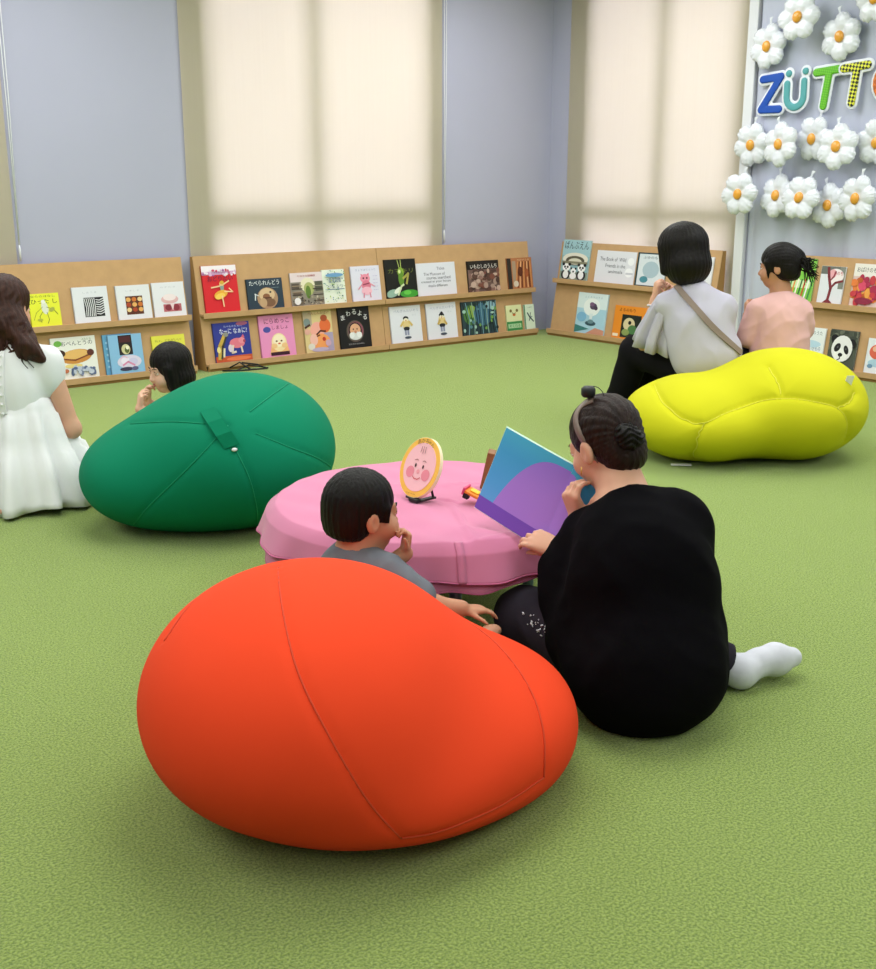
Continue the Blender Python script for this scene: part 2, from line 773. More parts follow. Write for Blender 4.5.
def shelf(x, axis, w, zmid, label, rz=0.0, off=0.0):
    """leaning two-tier front; local x runs along the wall to the right, -y into the room"""
    if axis == 0:
        root = empty('display_shelf', (x, YB - .034, 0))
    else:
        root = empty('display_shelf', (XR - .065 - off, x, 0), -math.pi / 2 + rz)
    tag(root, label, 'bookshelf', 'cardboard display shelves along the walls')
    zb = .03
    t = .006
    p = MB()
    y0, y1 = face_y(zb), face_y(SH_H)
    vs = [(0, y0, zb), (w, y0, zb), (w, y1, SH_H), (0, y1, SH_H), (0, y0 + t, zb), (w, y0 + t, zb), (w, y1 + t, SH_H), (0, y1 + t, SH_H)]
    p.add(vs, [(0, 1, 2, 3), (7, 6, 5, 4), (0, 4, 5, 1), (1, 5, 6, 2), (2, 6, 7, 3), (3, 7, 4, 0)], M_CARD)
    p.build('face_panel', root)
    for xs in (0.0, w - t):
        q = MB()
        a = [(-.004, 0), (face_y(0) - .0, 0), (face_y(zb), zb), (face_y(SH_H) + t, SH_H - .004), (-.004, SH_H - .004)]
        vs = [(xs, yy + t, zz) for yy, zz in a] + [(xs + t, yy + t, zz) for yy, zz in a]
        n = len(a)
        fs = [list(range(n))[::-1], list(range(n, 2 * n))] + [(i, (i + 1) % n, n + (i + 1) % n, n + i) for i in range(n)]
        q.add(vs, fs, M_CARD_IN)
        q.build('side_panel', root)
    q = MB()
    q.box((t, -.006, .02), (w - t, -.0005, SH_H - .006), M_CARD_IN)
    q.build('back_panel', root)
    q = MB()
    q.box((t, face_y(SH_H) + t, SH_H - .012), (w - t, -.006, SH_H - .005), M_CARD)
    q.build('top_panel', root)
    for z, dep in ((.05, .045), (zmid, .055)):
        q = MB()
        yy = face_y(z)
        q.box((0, yy - dep, z - .016), (w, yy + .004, z), M_CARD, .002)
        q.box((0, yy - dep - .004, z - .03), (w, yy - dep + .003, z + .008), M_CARD, .0015)
        q.build('ledge', root)
    q = MB()
    q.box((.0, face_y(.03) - .03, 0), (w, face_y(.03) - .022, .036), M_CARD_IN)
    q.build('kick_panel', root)
    return root


ZM_B, ZM_R = 0.395, 0.475
shelf(2.08, 0, 1.545, ZM_B, 'brown cardboard display shelf behind the woman in the white dress, leftmost of five')
shelf(3.715, 0, 1.556, ZM_B, 'brown cardboard display shelf under the middle blind, behind the green bean bag')
shelf(5.275, 0, 1.60, ZM_B, 'brown cardboard display shelf in the corner, holding the mantis book and penguin books')
shelf(7.07, 1, 1.68, ZM_R, 'brown cardboard display shelf in front of the woman in grey, holding the panda zoo book')
shelf(4.86, 1, 1.60, ZM_R, 'brown cardboard display shelf under the flower balloons, holding the panda face book')

# ------------------------------------------------------------------ picture books and cards on the ledges
M_PAGE = mat('paper_pages', '#efece2', 0.8, 0.2, bump=0.05, bscale=300, stretch=(1, 40, 1))


def art(mb, items, w, h, y):
    """flat printed shapes on a cover: unit square coordinates, v up"""
    k = 0
    for it in items:
        k += 1
        yy = y - 0.00025 * k
        t = it[0]
        n0 = len(mb.v)
        if t == 'r':
            x0, v0, x1, v1, c = it[1:]
            mb.add([(x0 * w, yy, v0 * h), (x1 * w, yy, v0 * h), (x1 * w, yy, v1 * h), (x0 * w, yy, v1 * h)], [(0, 1, 2, 3)], ink(c))
        elif t == 'e':
            cx, cy, rx, ry, c = it[1:6]
            ro = it[6] if len(it) > 6 else 0
            n = 20
            vs = []
            for i in range(n):
                a = 2 * math.pi * i / n
                x, v = rx * w * math.cos(a), ry * h * math.sin(a)
                vs.append((cx * w + x * math.cos(ro) - v * math.sin(ro), yy, cy * h + x * math.sin(ro) + v * math.cos(ro)))
            mb.add(vs, [list(range(n))], ink(c))
        elif t == 'p':
            pts, c = it[1:]
            mb.add([(a * w, yy, v * h) for a, v in pts], [list(range(len(pts)))], ink(c))
        elif t == 'l':
            pts, lw, c = it[1:]
            P = [np.array([a * w, v * h]) for a, v in pts]
            for a, q in zip(P[:-1], P[1:]):
                d = q - a
                L = np.linalg.norm(d) + 1e-9
                nrm = np.array([-d[1], d[0]]) / L * lw * w / 2
                e = d / L * lw * w * .3
                mb.add([((p)[0], yy, (p)[1]) for p in (a - nrm - e, q - nrm + e, q + nrm + e, a + nrm - e)], [(0, 1, 2, 3)], ink(c))
        elif t == 't':
            s, cx, cy, size, c = it[1:6]
            ro = it[6] if len(it) > 6 else 0
            vs, fs = text_polys(s, 1.0)
            xs = [q[0] for q in vs]
            ys = [q[1] for q in vs]
            ww = max(xs) - min(xs)
            sx = size * w / ww
            cap_h = it[7] * h / (max(ys) - min(ys)) if len(it) > 7 else sx
            mx, my = (max(xs) + min(xs)) / 2, (max(ys) + min(ys)) / 2
            out = []
            for q in vs:
                a, v = (q[0] - mx) * sx, (q[1] - my) * cap_h
                out.append((cx * w + a * math.cos(ro) - v * math.sin(ro), yy, cy * h + a * math.sin(ro) + v * math.cos(ro)))
            mb.add(out, fs, ink(c))
        for i in range(n0, len(mb.v)):          # printing stops at the edge of the cover
            q = mb.v[i]
            mb.v[i] = (min(max(q[0], .001), w - .001), q[1], min(max(q[2], .001), h - .001))


def face(cx, cy, r, skin_c, asp, eye='#2a1a14', cheek=None, mouth='#a03028'):
    """a round drawn face (asp = width over height of the cover)"""
    o = [('e', cx, cy, r, r * asp, skin_c)]
    if cheek:
        o += [('e', cx - .6 * r, cy - .25 * r * asp, .22 * r, .22 * r * asp, cheek), ('e', cx + .6 * r, cy - .25 * r * asp, .22 * r, .22 * r * asp, cheek)]
    o += [('e', cx - .32 * r, cy + .15 * r * asp, .09 * r, .13 * r * asp, eye), ('e', cx + .32 * r, cy + .15 * r * asp, .09 * r, .13 * r * asp, eye),
          ('e', cx, cy - .38 * r * asp, .25 * r, .1 * r * asp, mouth)]
    return o


def scatter(n, x0, y0, x1, y1, r, cols, asp, seed):
    rs = random.Random(seed)
    return [('e', rs.uniform(x0, x1), rs.uniform(y0, y1), r * rs.uniform(.5, 1.3), r * asp * rs.uniform(.5, 1.3), rs.choice(cols)) for _ in range(n)]


def lines(n, x0, x1, y0, y1, c, lw=.012, seed=1):
    rs = random.Random(seed)
    o = []
    for i in range(n):
        v = y0 + (y1 - y0) * i / max(1, n - 1)
        x = x0
        while x < x1:
            e = min(x1, x + rs.uniform(.03, .10))
            o.append(('r', x, v - lw, e, v + lw, c))
            x = e + rs.uniform(.012, .03)
    return o


def book(code, axis, x0, w, h, lower, bg, items, label, thick=.012, card=False, push=0.0, tilt=0.0):
    zl = .051 if lower else ((ZM_B if axis == 0 else ZM_R) + .001)
    name = 'sign_card' if card else 'picture_book'
    mb = MB()
    bgm = ink(bg)
    if card:
        thick = .003
        mb.box((0, -thick, 0), (w, 0, h), bgm)
    else:
        mb.box((0, -thick, 0), (w, -thick + .0022, h), bgm)
        mb.box((0, -.0022, 0), (w, 0, h), bgm)
        mb.box((0, -thick, 0), (.003, 0, h), bgm)
    art(mb, items, w, h, -thick)
    o = mb.build(name)
    th = math.atan(LEAN) * .98
    yw = face_y(zl) - .0015 - push
    if axis == 0:
        o.location = (x0, YB - .034 + yw, zl)
        o.rotation_euler = (-th, tilt, 0)
    else:
        o.location = (XR - .065 + yw, x0, zl)
        o.rotation_euler = (Matrix.Rotation(-math.pi / 2, 3, 'Z') @ Matrix.Rotation(-th, 3, 'X') @ Matrix.Rotation(tilt, 3, 'Y')).to_euler()
    tag(o, label, 'sign' if card else 'book', None if card else 'picture books on the display shelves')
    if not card:
        p = MB()
        p.box((.003, -thick + .0022, .003), (w - .003, -.0022, h - .003), M_PAGE)
        p.build('page_block', o)
    return o


K, Wt = '#1c1a1c', '#e8e9ee'
# --- leftmost shelf, upper ledge
book('A1', 0, 2.54, .196, .205, 0, '#e2e436', [
    ('t', 'ならのはなし', .48, .92, .8, '#5c6030', 0, .07), ('t', 'ひった し', .5, .76, .85, '#26301c', 0, .14),
    ('e', .50, .56, .11, .2, '#d9dccb', .15), ('e', .47, .75, .07, .06, '#e6e6dc'), ('l', [(.42, .45), (.3, .3), (.34, .12)], .015, '#55602a'),
    ('l', [(.55, .42), (.6, .2), (.54, .08)], .015, '#55602a'), ('l', [(.56, .58), (.78, .5), (.9, .34)], .02, '#77802f'),
    ('l', [(.44, .6), (.2, .42), (.1, .2)], .012, '#77802f'), ('e', .72, .5, .1, .06, '#a6aa4a', .5), ('e', .3, .2, .09, .04, '#b0b43c')],
    'bright yellow picture book with pale figure drawing beside the brown-haired woman')
zeb = [('r', .3, .16, .86, .70, '#15151a')]
for i in range(6):
    zeb.append(('l', [(.32 + i * .055, .68), (.36 + i * .05, .42), (.34 + i * .05, .18)], .02, '#e8e8ec'))
for i in range(7):
    zeb.append(('l', [(.64, .24 + i * .065), (.74, .22 + i * .065), (.85, .27 + i * .065)], .022, '#e8e8ec'))
book('A2', 0, 2.824, .239, .23, 0, '#dcdde4', [('t', 'しまうま', .5, .84, .4, '#b5b7c2', 0, .05)] + zeb,
     'white square picture book with black and white zebra stripes')
book('A3', 0, 3.119, .24, .224, 0, '#dedee4', [('t', 'しましま', .5, .84, .4, '#b9bac4', 0, .05), ('r', .26, .14, .76, .68, '#5a2c1c')] +
     [('e', .34 + .17 * (i % 3), .58 - .15 * (i // 3), .07, .065, ('#e0a860', '#c8702c', '#e8c890', '#a84020')[i % 4]) for i in range(9)],
     'white square picture book with small brown and orange photograph')
book('A4', 0, 3.376, .235, .229, 0, '#e0dfe6', [('t', 'みずたま', .5, .86, .5, '#c0bfca', 0, .05), ('e', .52, .5, .27, .13, '#d9aeb2'),
     ('e', .52, .56, .2, .1, '#ecdcdf'), ('r', .3, .14, .86, .36, '#b5606a'), ('e', .45, .26, .1, .09, '#7e2a38'), ('e', .7, .25, .1, .1, '#8a2f3c'),
     ('p', [(.52, .36), (.64, .36), (.58, .16)], '#e6ccd0')],
     'white square picture book with faint pink and red picture, at shelf end')
# --- leftmost shelf, lower ledge
book('A5', 0, 2.638, .297, .268, 1, '#e7e6e0', [
    ('t', 'おべんとうの', .58, .85, .7, '#2c3038', 0, .11), ('e', .16, .86, .09, .07, '#6fae4a'), ('t', 'ぶたたち', .8, .93, .22, '#4a7a3c', 0, .05),
    ('e', .53, .53, .36, .17, '#c9883e', .08), ('e', .50, .58, .30, .11, '#e0b268', .08), ('l', [(.24, .49), (.5, .44), (.8, .54)], .03, '#7a3d20'),
    ('e', .18, .62, .12, .09, '#3a1f1a'), ('e', .86, .6, .08, .08, '#5a2c24'), ('e', .45, .31, .2, .05, '#e6cf86')] +
    scatter(34, .4, .1, .9, .26, .05, ['#8f9ab4', '#6d7c9c', '#b9c1d2', '#55648a'], 1.1, 5) + [('e', .26, .2, .06, .05, '#b86a4a'), ('e', .2, .28, .04, .04, '#caa070')],
    'white picture book with a sandwich on its cover, beside the woman in the white dress')
snow = [('r', .30, .48, .70, .98, '#20161a'), ('r', .33, .8, .66, .95, '#4a1c22'), ('e', .5, .62, .13, .13, '#cfc89a'), ('e', .53, .6, .07, .08, '#5c6634'),
        ('e', .55, .66, .05, .05, '#f0ecd2'), ('e', .56, .3, .36, .17, '#d7cfe6'), ('e', .44, .33, .13, .09, '#e8dff2'), ('e', .67, .3, .14, .09, '#c9c3e4'),
        ('l', [(.36, .22), (.52, .3), (.7, .2)], .05, '#d88ab0'), ('e', .45, .12, .2, .05, '#3a3550'), ('e', .7, .12, .1, .05, '#5a5a86'), ('l', [(.3, .4), (.4, .46), (.5, .4)], .03, '#e6b6ce')]
book('A6b', 0, 2.985, .2, .262, 1, '#5d9bc4', [('r', .0, .0, .25, 1, '#6aa8cf')] + [('e', .12, .2 + i * .15, .04, .03, '#a8d2ea') for i in range(5)],
     'thin blue picture book tucked behind the light blue night scene book')
book('A6', 0, 3.012, .235, .258, 1, '#86b6dc', snow, 'light blue picture book with dark window and pale figures in the middle', push=.020)
book('A7', 0, 3.325, .244, .225, 1, '#dfd84c', [('t', 'ねぇ、どれがいい?', .5, .85, .8, '#7d7628', 0, .08), ('e', .5, .4, .3, .24, '#e9a84a'), ('e', .42, .5, .05, .05, K), ('e', .58, .5, .05, .05, K)],
     'yellow picture book rising behind the head of the girl at the green bean bag')
# --- middle shelf, upper ledge
book('B1', 0, 3.758, .272, .324, 0, '#d3202a', [
    ('r', 0, .86, 1, 1, '#efe6ee'), ('r', 0, .8, 1, .87, '#c99ac0')] + scatter(26, .03, .78, .97, .9, .035, ['#d9b4d4', '#a8609e', '#efe0ee', '#cc4a6a'], .85, 3) +
    [('t', 'おどりたい', .5, .72, .72, '#5a1640', 0, .11), ('t', 'バレエ', .5, .86, .3, '#7c3470', 0, .05),
     ('l', [(.50, .56), (.74, .66)], .035, '#efc79a'), ('l', [(.5, .56), (.22, .53)], .035, '#efc79a'), ('e', .52, .6, .065, .055, '#e8c08c'), ('e', .53, .63, .06, .04, '#d8a83a'),
     ('p', [(.46, .56), (.58, .56), (.56, .44), (.48, .44)], '#8a9a92'), ('e', .47, .38, .2, .085, '#e9a93c', .25), ('e', .44, .34, .15, .06, '#f2c656', .25),
     ('l', [(.5, .34), (.52, .12)], .035, '#efc79a'), ('l', [(.58, .44), (.82, .42), (.72, .5)], .03, '#efc79a')],
     'red picture book with a dancer in a yellow skirt')
book('B2', 0, 4.098, .295, .215, 0, '#2a3a48', [
    ('t', 'たべられんどう', .5, .86, .84, '#e9ecee', 0, .16), ('e', .55, .34, .29, .36, '#a98668'), ('e', .54, .46, .22, .22, '#d2b48e'), ('e', .52, .40, .1, .1, '#8a5a3e'),
    ('r', .42, .32, .66, .38, '#5a3426'), ('e', .6, .2, .16, .14, '#7a5840'), ('e', .42, .2, .1, .16, '#bb9a76'), ('e', .64, .54, .03, .03, K), ('l', [(.2, .3), (.22, .5)], .03, '#d8dde0'),
    ('l', [(.2, .5), (.3, .44)], .02, '#d8dde0'), ('r', .68, .68, .9, .69, '#8fa0aa')],
    'dark slate picture book with a round brown furry creature')
mus = [('r', 0, .72, 1, 1, '#e0cfd2'), ('r', 0, 0, 1, .72, '#8d8478'), ('e', .52, .62, .22, .22, '#e4dcc0'), ('e', .55, .5, .16, .2, '#a9ae6e'), ('e', .52, .4, .08, .2, '#5e7a34'),
       ('t', 'おおきな図書館', .5, .9, .55, '#b05a58', 0, .06), ('r', .02, .5, .25, .68, '#5c5048'), ('r', .05, .3, .3, .42, '#6b5a4c'), ('r', .75, .42, .97, .72, '#56584a')]
for i in range(6):
    mus += [('r', .02, .14 + i * .09, .34, .165 + i * .09, ('#3e342e', '#a08a74')[i % 2]), ('r', .66, .12 + i * .09, .98, .145 + i * .09, ('#40382f', '#97917c')[i % 2])]
mus += scatter(30, .1, .02, .95, .3, .03, ['#4b433c', '#c9bca8', '#7a6a58', '#a59a86'], 1.2, 9) + [('e', .14, .14, .1, .11, '#e6e0e2')]
book('B3', 0, 4.464, .28, .24, 0, '#cfc2c0', mus, 'pale picture book with a hall of grey shelves, overlapped by the dotted book')
dots = scatter(70, .04, .03, .96, .97, .022, ['#5f9a86', '#8fb23e', '#4a78a8', '#b8c85c', '#3f6a60'], .85, 11)
book('B4', 0, 4.742, .2, .25, 0, '#e2e8da', dots + [('e', .5, .83, .4, .06, '#6c9ac4'), ('t', '星座図鑑', .5, .68, .55, '#3c5a86', 0, .14), ('t', 'どうぶつ', .5, .5, .7, '#34506a', 0, .1),
     ('r', .12, .4, .9, .42, '#3c5a86')], 'small pale book covered in green and blue dots')
book('B5', 0, 5.002, .27, .263, 0, '#dcd9ea', [
    ('t', 'きょうはちょっと', .52, .89, .7, '#8d94b8', 0, .06), ('p', [(.34, .78), (.46, .72), (.36, .62)], '#d7647e'), ('p', [(.62, .80), (.5, .72), (.62, .64)], '#d7647e'), ('e', .48, .64, .17, .13, '#e88fa6'),
    ('e', .42, .65, .03, .03, '#5a2030'), ('e', .54, .65, .03, .03, '#5a2030'), ('e', .5, .44, .16, .15, '#dd7b94'), ('e', .5, .28, .18, .12, '#efb6c8'), ('l', [(.4, .22), (.38, .1)], .04, '#d7849c'),
    ('l', [(.6, .22), (.62, .1)], .04, '#d7849c'), ('l', [(.36, .48), (.22, .34)], .035, '#e08fa6'), ('l', [(.64, .48), (.78, .4)], .035, '#e08fa6'), ('l', [(.38, .46), (.6, .5)], .03, '#8a3a50')] +
    lines(5, .74, .9, .3, .7, '#b4a8d0', .006, 4), 'pale lilac picture book with a pink cat, beside the mantis book')
# --- middle shelf, lower ledge
book('B6', 0, 3.79, .29, .275, 1, '#2f3790', [
    ('t', 'なーに なぁに?', .55, .78, .75, '#eef0fa', 0, .14), ('t', 'たべものだあれ', .55, .9, .5, '#b8c0f0', 0, .05), ('e', .8, .95, .16, .05, '#a05878'),
    ('r', 0, 0, 1, .15, '#c2532e'), ('e', .62, .07, .34, .05, '#e0774a'), ('e', .62, .46, .21, .13, '#e0778a'), ('e', .75, .52, .09, .08, '#e88a9a'), ('p', [(.74, .6), (.8, .68), (.84, .58)], '#d0607a'),
    ('e', .82, .5, .035, .04, '#a84058'), ('l', [(.5, .4), (.46, .22), (.56, .24)], .05, '#e4cfc0'), ('l', [(.72, .36), (.74, .22)], .045, '#e4cfc0'), ('e', .42, .34, .06, .1, '#d8c8d8'),
    ('l', [(.10, .1), (.14, .42), (.30, .7)], .09, '#c9a648'), ('l', [(.16, .1), (.22, .4), (.34, .66)], .05, '#3b3a32'), ('e', .33, .7, .07, .06, '#8a8a84'), ('e', .10, .32, .05, .08, '#e8d890'),
    ('l', [(.22, .14), (.25, .34)], .05, '#e0d4b8')], 'deep blue picture book with a pink pig and orange ground')
book('B7', 0, 4.158, .29, .30, 1, '#e58fc0', [
    ('t', 'にらめっこ', .52, .86, .72, '#55122c', 0, .12), ('t', 'しましょ', .6, .70, .46, '#6c1d3a', 0, .09), ('e', .22, .66, .11, .07, '#4a4f9e'),
    ('p', [(.24, .06), (.82, .06), (.72, .42), (.34, .42)], '#efb27c'), ('e', .53, .34, .22, .22, '#f2d9a8'), ('e', .53, .38, .17, .15, '#f7e6c8'), ('e', .46, .37, .03, .02, '#6a3422'), ('e', .60, .37, .03, .02, '#6a3422'),
    ('e', .53, .31, .04, .02, '#d05a44'), ('e', .38, .26, .09, .06, '#eec08a'), ('e', .68, .26, .09, .06, '#eec08a'), ('r', .26, .03, .80, .11, '#3a1428')],
    'pink picture book with a round pale face above a dark band')
book('B8', 0, 4.535, .25, .31, 1, '#dcc48e', [
    ('r', .62, .0, 1, .45, '#a89ab8'), ('r', 0, .62, .3, 1, '#b8a48c'), ('t', 'へんしんおばけ', .55, .93, .75, '#9a5a34', 0, .07), ('e', .12, .72, .12, .1, '#7c8a88'),
    ('e', .46, .52, .25, .2, '#efa79a'), ('e', .74, .62, .2, .17, '#dd6a3a'), ('e', .72, .8, .12, .08, '#a8502e'), ('e', .52, .24, .36, .2, '#ee9a5c'), ('l', [(.42, .42), (.56, .5), (.74, .48)], .05, '#4a1e1c'),
    ('l', [(.36, .36), (.52, .4)], .04, '#5a2620'), ('e', .3, .3, .14, .14, '#f0b8ac'), ('e', .2, .14, .12, .08, '#d8d0c8'), ('e', .66, .3, .06, .05, '#c03a2a'), ('e', .8, .2, .1, .08, '#c8a0b8'),
    ('e', .1, .5, .1, .07, '#e0a89a'), ('l', [(.04, .6), (.2, .66)], .06, '#503028'), ('e', .5, .06, .3, .05, '#b8a8c4')],
    'orange and peach picture book with crowded round faces, left of the black book')
book('B9', 0, 4.845, .288, .318, 1, '#151216', [
    ('t', 'ま', .15, .74, .13, '#f0eef0', .1, .12), ('t', 'わ', .33, .83, .14, '#f0eef0', .05, .12), ('t', 'る', .52, .86, .14, '#f0eef0', 0, .12), ('t', 'よ', .7, .82, .13, '#f0eef0', -.1, .12), ('t', 'る', .86, .72, .13, '#f0eef0', -.2, .12),
    ('e', .5, .40, .28, .26, '#5c4f48'), ('e', .52, .41, .24, .22, '#8a4a58'), ('e', .5, .42, .21, .19, '#1f1a1c'), ('e', .5, .43, .17, .15, '#dca684'), ('e', .44, .45, .02, .02, '#402018'), ('e', .56, .45, .02, .02, '#402018'),
    ('e', .5, .29, .2, .1, '#d6d6d8'), ('e', .38, .31, .08, .07, '#e6e6e8'), ('e', .62, .31, .08, .07, '#e6e6e8'), ('e', .5, .38, .04, .03, '#c88468'), ('t', 'まわるよるのほん', .5, .10, .5, '#b8b4b8', 0, .035)],
    'black picture book with white title and a round bearded face')
# --- corner shelf, upper ledge
book('C1', 0, 5.325, .305, .30, 0, '#141412', [
    ('t', 'カマキリ', .5, .70, .8, '#6c7628', 0, .12), ('l', [(.5, .62), (.42, .98)], .02, '#b8c86a'), ('l', [(.52, .62), (.52, .98)], .02, '#b8c86a'), ('e', .5, .66, .1, .13, '#86a838'), ('e', .5, .5, .09, .2, '#5f8a2c'),
    ('e', .46, .68, .04, .05, '#d8e0a0'), ('l', [(.56, .5), (.74, .62), (.66, .36)], .06, '#a8a24e'), ('e', .18, .13, .2, .1, '#8fb0a0', .2), ('e', .36, .2, .14, .06, '#dfe6d8', .5), ('e', .72, .1, .3, .1, '#3f9a34'),
    ('e', .66, .13, .12, .06, '#64c04a'), ('l', [(.36, .08), (.48, .3), (.56, .34)], .05, '#cfd8b4')], 'black picture book with a green praying mantis')
book('C2', 0, 5.64, .40, .258, 0, '#dddde8', [('t', 'Titles', .62, .82, .2, '#4c4c66', 0, .09), ('t', 'The Museum of', .45, .66, .55, '#44445c', 0, .09), ('t', 'stories searched', .55, .54, .62, '#44445c', 0, .09), ('t', 'created at your house', .48, .42, .76, '#44445c', 0, .09),
     ('t', "that's different", .52, .30, .5, '#44445c', 0, .08)], 'white sign card with lines of dark handwriting, right of the mantis book', card=True)
worm = [('r', 0, .72, 1, 1, '#1a1412'), ('t', 'いもむしのうんち', .52, .82, .84, '#efe8e2', 0, .14), ('r', 0, 0, 1, .72, '#6f5650')] + scatter(60, .05, .04, .95, .68, .07, ['#8c6a62', '#a88c80', '#4c342e', '#c0a496', '#5e4038', '#7c4a3e'], 1.3, 21)
book('C3', 0, 6.163, .345, .252, 0, '#2a1e1a', worm, 'dark brown picture book with white title and pebbly brown picture')
arch = [('r', 0, 0, 1, 1, '#b4734a'), ('r', 0, 0, .16, 1, '#2f2622'), ('r', .2, .05, .34, .9, '#a89078'), ('t', 'かがやく岩', .66, .93, .5, '#e0b890', 0, .06)]
for i in range(9):
    arch.append(('l', [(.3 + i * .08, .04), (.36 + i * .07, .5), (.44 + i * .06, .86)], .05, ('#cf8a54', '#8a4a28', '#e0a878', '#6e3820')[i % 4]))
arch += [('e', .5, .55, .1, .16, '#5c2c1a'), ('e', .76, .5, .08, .14, '#a85a34'), ('e', .3, .16, .1, .1, '#d8c8b4')]
book('C4', 0, 6.605, .285, .258, 0, '#a8683e', arch, 'orange brown picture book with rock columns, at the corner end of its shelf')
# --- corner shelf, lower ledge


def pen(label, x, w, hat):
    it = [('t', 'ぺんぎんたいそう', .53, .87, .8, '#9ea4bc', 0, .075), ('t', 'さく', .78, .74, .14, '#b4b8c8', 0, .045),
          ('e', .50, .50, .12, .17, '#e3c98e'), ('e', .5, .66, .09, .06, '#26262c'), ('e', .5, .62, .07, .045, '#f0ead8'), ('p', [(.47, .62), (.53, .62), (.5, .56)], '#d08a2c'),
          ('r', .42, .33, .58, .40, '#2b2c34'), ('e', .5, .38, .1, .05, '#2b2c34'), ('r', .43, .2, .49, .33, '#8f93b0'), ('r', .51, .2, .57, .33, '#8f93b0'), ('e', .52, .13, .11, .035, '#4c5266')]
    it += [('l', [(.4, .56), (.32, .46)], .06, '#d8b870'), ('l', [(.6, .56), (.68, .46)], .06, '#d8b870')] if not hat else \
          [('l', [(.42, .52), (.36, .42)], .06, '#caa860'), ('l', [(.58, .5), (.64, .4)], .06, '#caa860'), ('e', .5, .7, .05, .06, '#26262c')]
    book('C', 0, x, w, .285, 1, '#dfdfea', it, label)


pen('white picture book with small bare-headed penguin, left of the hatted penguin book', 5.328, .305, False)
pen('white picture book with small hatted penguin, left of the forest book', 5.69, .31, True)
fo = [('r', 0, 0, 1, 1, '#2b4148'), ('e', .25, .6, .2, .3, '#4c7a3c'), ('e', .3, .7, .12, .18, '#8aa84a'), ('e', .6, .6, .26, .34, '#3f6a84'), ('e', .82, .85, .14, .12, '#8fb4c4')]
for i in range(12):
    fo.append(('l', [(.08 + i * .08, .02), (.14 + i * .07, .45), (.04 + i * .085, .96)], .022, ('#16242a', '#6f98a8', '#24483a', '#88a89a', '#1c3038')[i % 5]))
fo += scatter(24, .03, .05, .97, .95, .04, ['#55808c', '#9cc0b4', '#203a34', '#6c9a4c', '#1a2a30'], 1.3, 31)
book('C7', 0, 6.057, .385, .275, 1, '#22343c', fo, 'dark blue green picture book with forest branches')
book('C8', 0, 6.546, .178, .215, 1, '#dfe2b0', [('r', 0, 0, 1, .36, '#3c8a4c'), ('r', .08, .10, .92, .27, '#a8d0a0'), ('t', 'めくれる', .5, .19, .7, '#1f5c34', 0, .12), ('e', .3, .78, .08, .06, '#7c6a3a'), ('e', .7, .78, .08, .06, '#7c6a3a'), ('e', .5, .62, .1, .05, '#d0703a'),
     ('l', [(.4, .7), (.5, .64), (.6, .7)], .04, '#8a6a3a')], 'small cream and green book with a smiling face')
book('C9', 0, 6.755, .118, .21, 1, '#d5e6d2', [('r', 0, 0, .1, 1, '#4a8a64'), ('t', 'くわがた', .55, .88, .5, '#3c5a50', 0, .06), ('l', [(.3, .66), (.5, .48), (.85, .3)], .1, '#2c4450'), ('l', [(.6, .66), (.55, .5), (.42, .34)], .06, '#2c4450'), ('l', [(.74, .5), (.5, .46)], .05, '#40606c')],
     'narrow pale green book with a dark insect, last one before the corner')
# --- shelf in front of the woman in grey
zoo = [('r', 0, .6, 1, 1, '#9fc3cc'), ('t', 'ばんぶえん', .5, .87, .86, '#16202a', 0, .2), ('e', .5, .52, .46, .16, '#e2ded2'), ('e', .5, .48, .34, .12, '#5a5648'), ('e', .5, .46, .24, .08, '#d8d4c4'), ('r', .04, .4, .96, .46, '#86826c'), ('r', 0, 0, 1, .2, '#8a9a8c')]
for cx in (.22, .78):
    zoo += [('e', cx, .12, .17, .13, '#22222a'), ('e', cx, .12, .1, .1, '#f0f0f2'), ('e', cx, .30, .14, .1, '#f4f4f6'), ('e', cx - .11, .38, .05, .04, '#1a1a20'), ('e', cx + .11, .38, .05, .04, '#1a1a20'), ('e', cx - .05, .31, .035, .03, '#1a1a20'), ('e', cx + .05, .31, .035, .03, '#1a1a20'),
            ('e', cx, .26, .025, .02, '#1a1a20')]
zoo += [('e', .5, .09, .12, .08, '#f2f2f4'), ('e', .5, .22, .1, .07, '#f2f2f4'), ('e', .5, .2, .03, .025, '#1a1a20'), ('e', .42, .28, .03, .03, '#1a1a20'), ('e', .58, .28, .03, .03, '#1a1a20')]
book('D1', 1, 7.035, .32, .33, 0, '#8fb4bc', zoo, 'picture book with two pandas under a roof, nearest the room corner')
book('D2', 1, 6.64, .43, .26, 0, '#dddde6', [('t', 'The Book of  Wild', .42, .74, .66, '#3a3a52', 0, .12), ('t', 'Friends in the', .5, .54, .5, '#3a3a52', 0, .11), ('t', 'animals', .52, .36, .36, '#3a3a52', 0, .1), ('e', .88, .7, .08, .12, '#efeff4'), ('e', .86, .36, .1, .14, '#f0f0f6'),
     ('r', .78, .3, .96, .36, '#c8c8d4')], 'white sign card with dark handwriting, right of the panda roof book', card=True)
book('D3', 1, 6.19, .30, .262, 0, '#23404a', [('r', .06, .03, 1, .96, '#d4dbe2'), ('e', .5, .5, .28, .25, '#a8bcc8'), ('e', .3, .2, .14, .1, '#4a8a9a'), ('t', 'ふゆのもり', .5, .86, .6, '#4a6078', 0, .08)],
     'pale picture book with dark edge, beside raised hand of the woman in grey')
book('D4', 1, 5.72, .275, .26, 0, '#e2e2ea', [('t', 'やまのむこう', .6, .82, .5, '#8a90a8', 0, .07), ('e', .5, .45, .28, .22, '#c9d4dc')] + lines(3, .2, .85, .3, .6, '#b8bccc', .01, 8),
     'white picture book peeking out between the two visitors on the right')
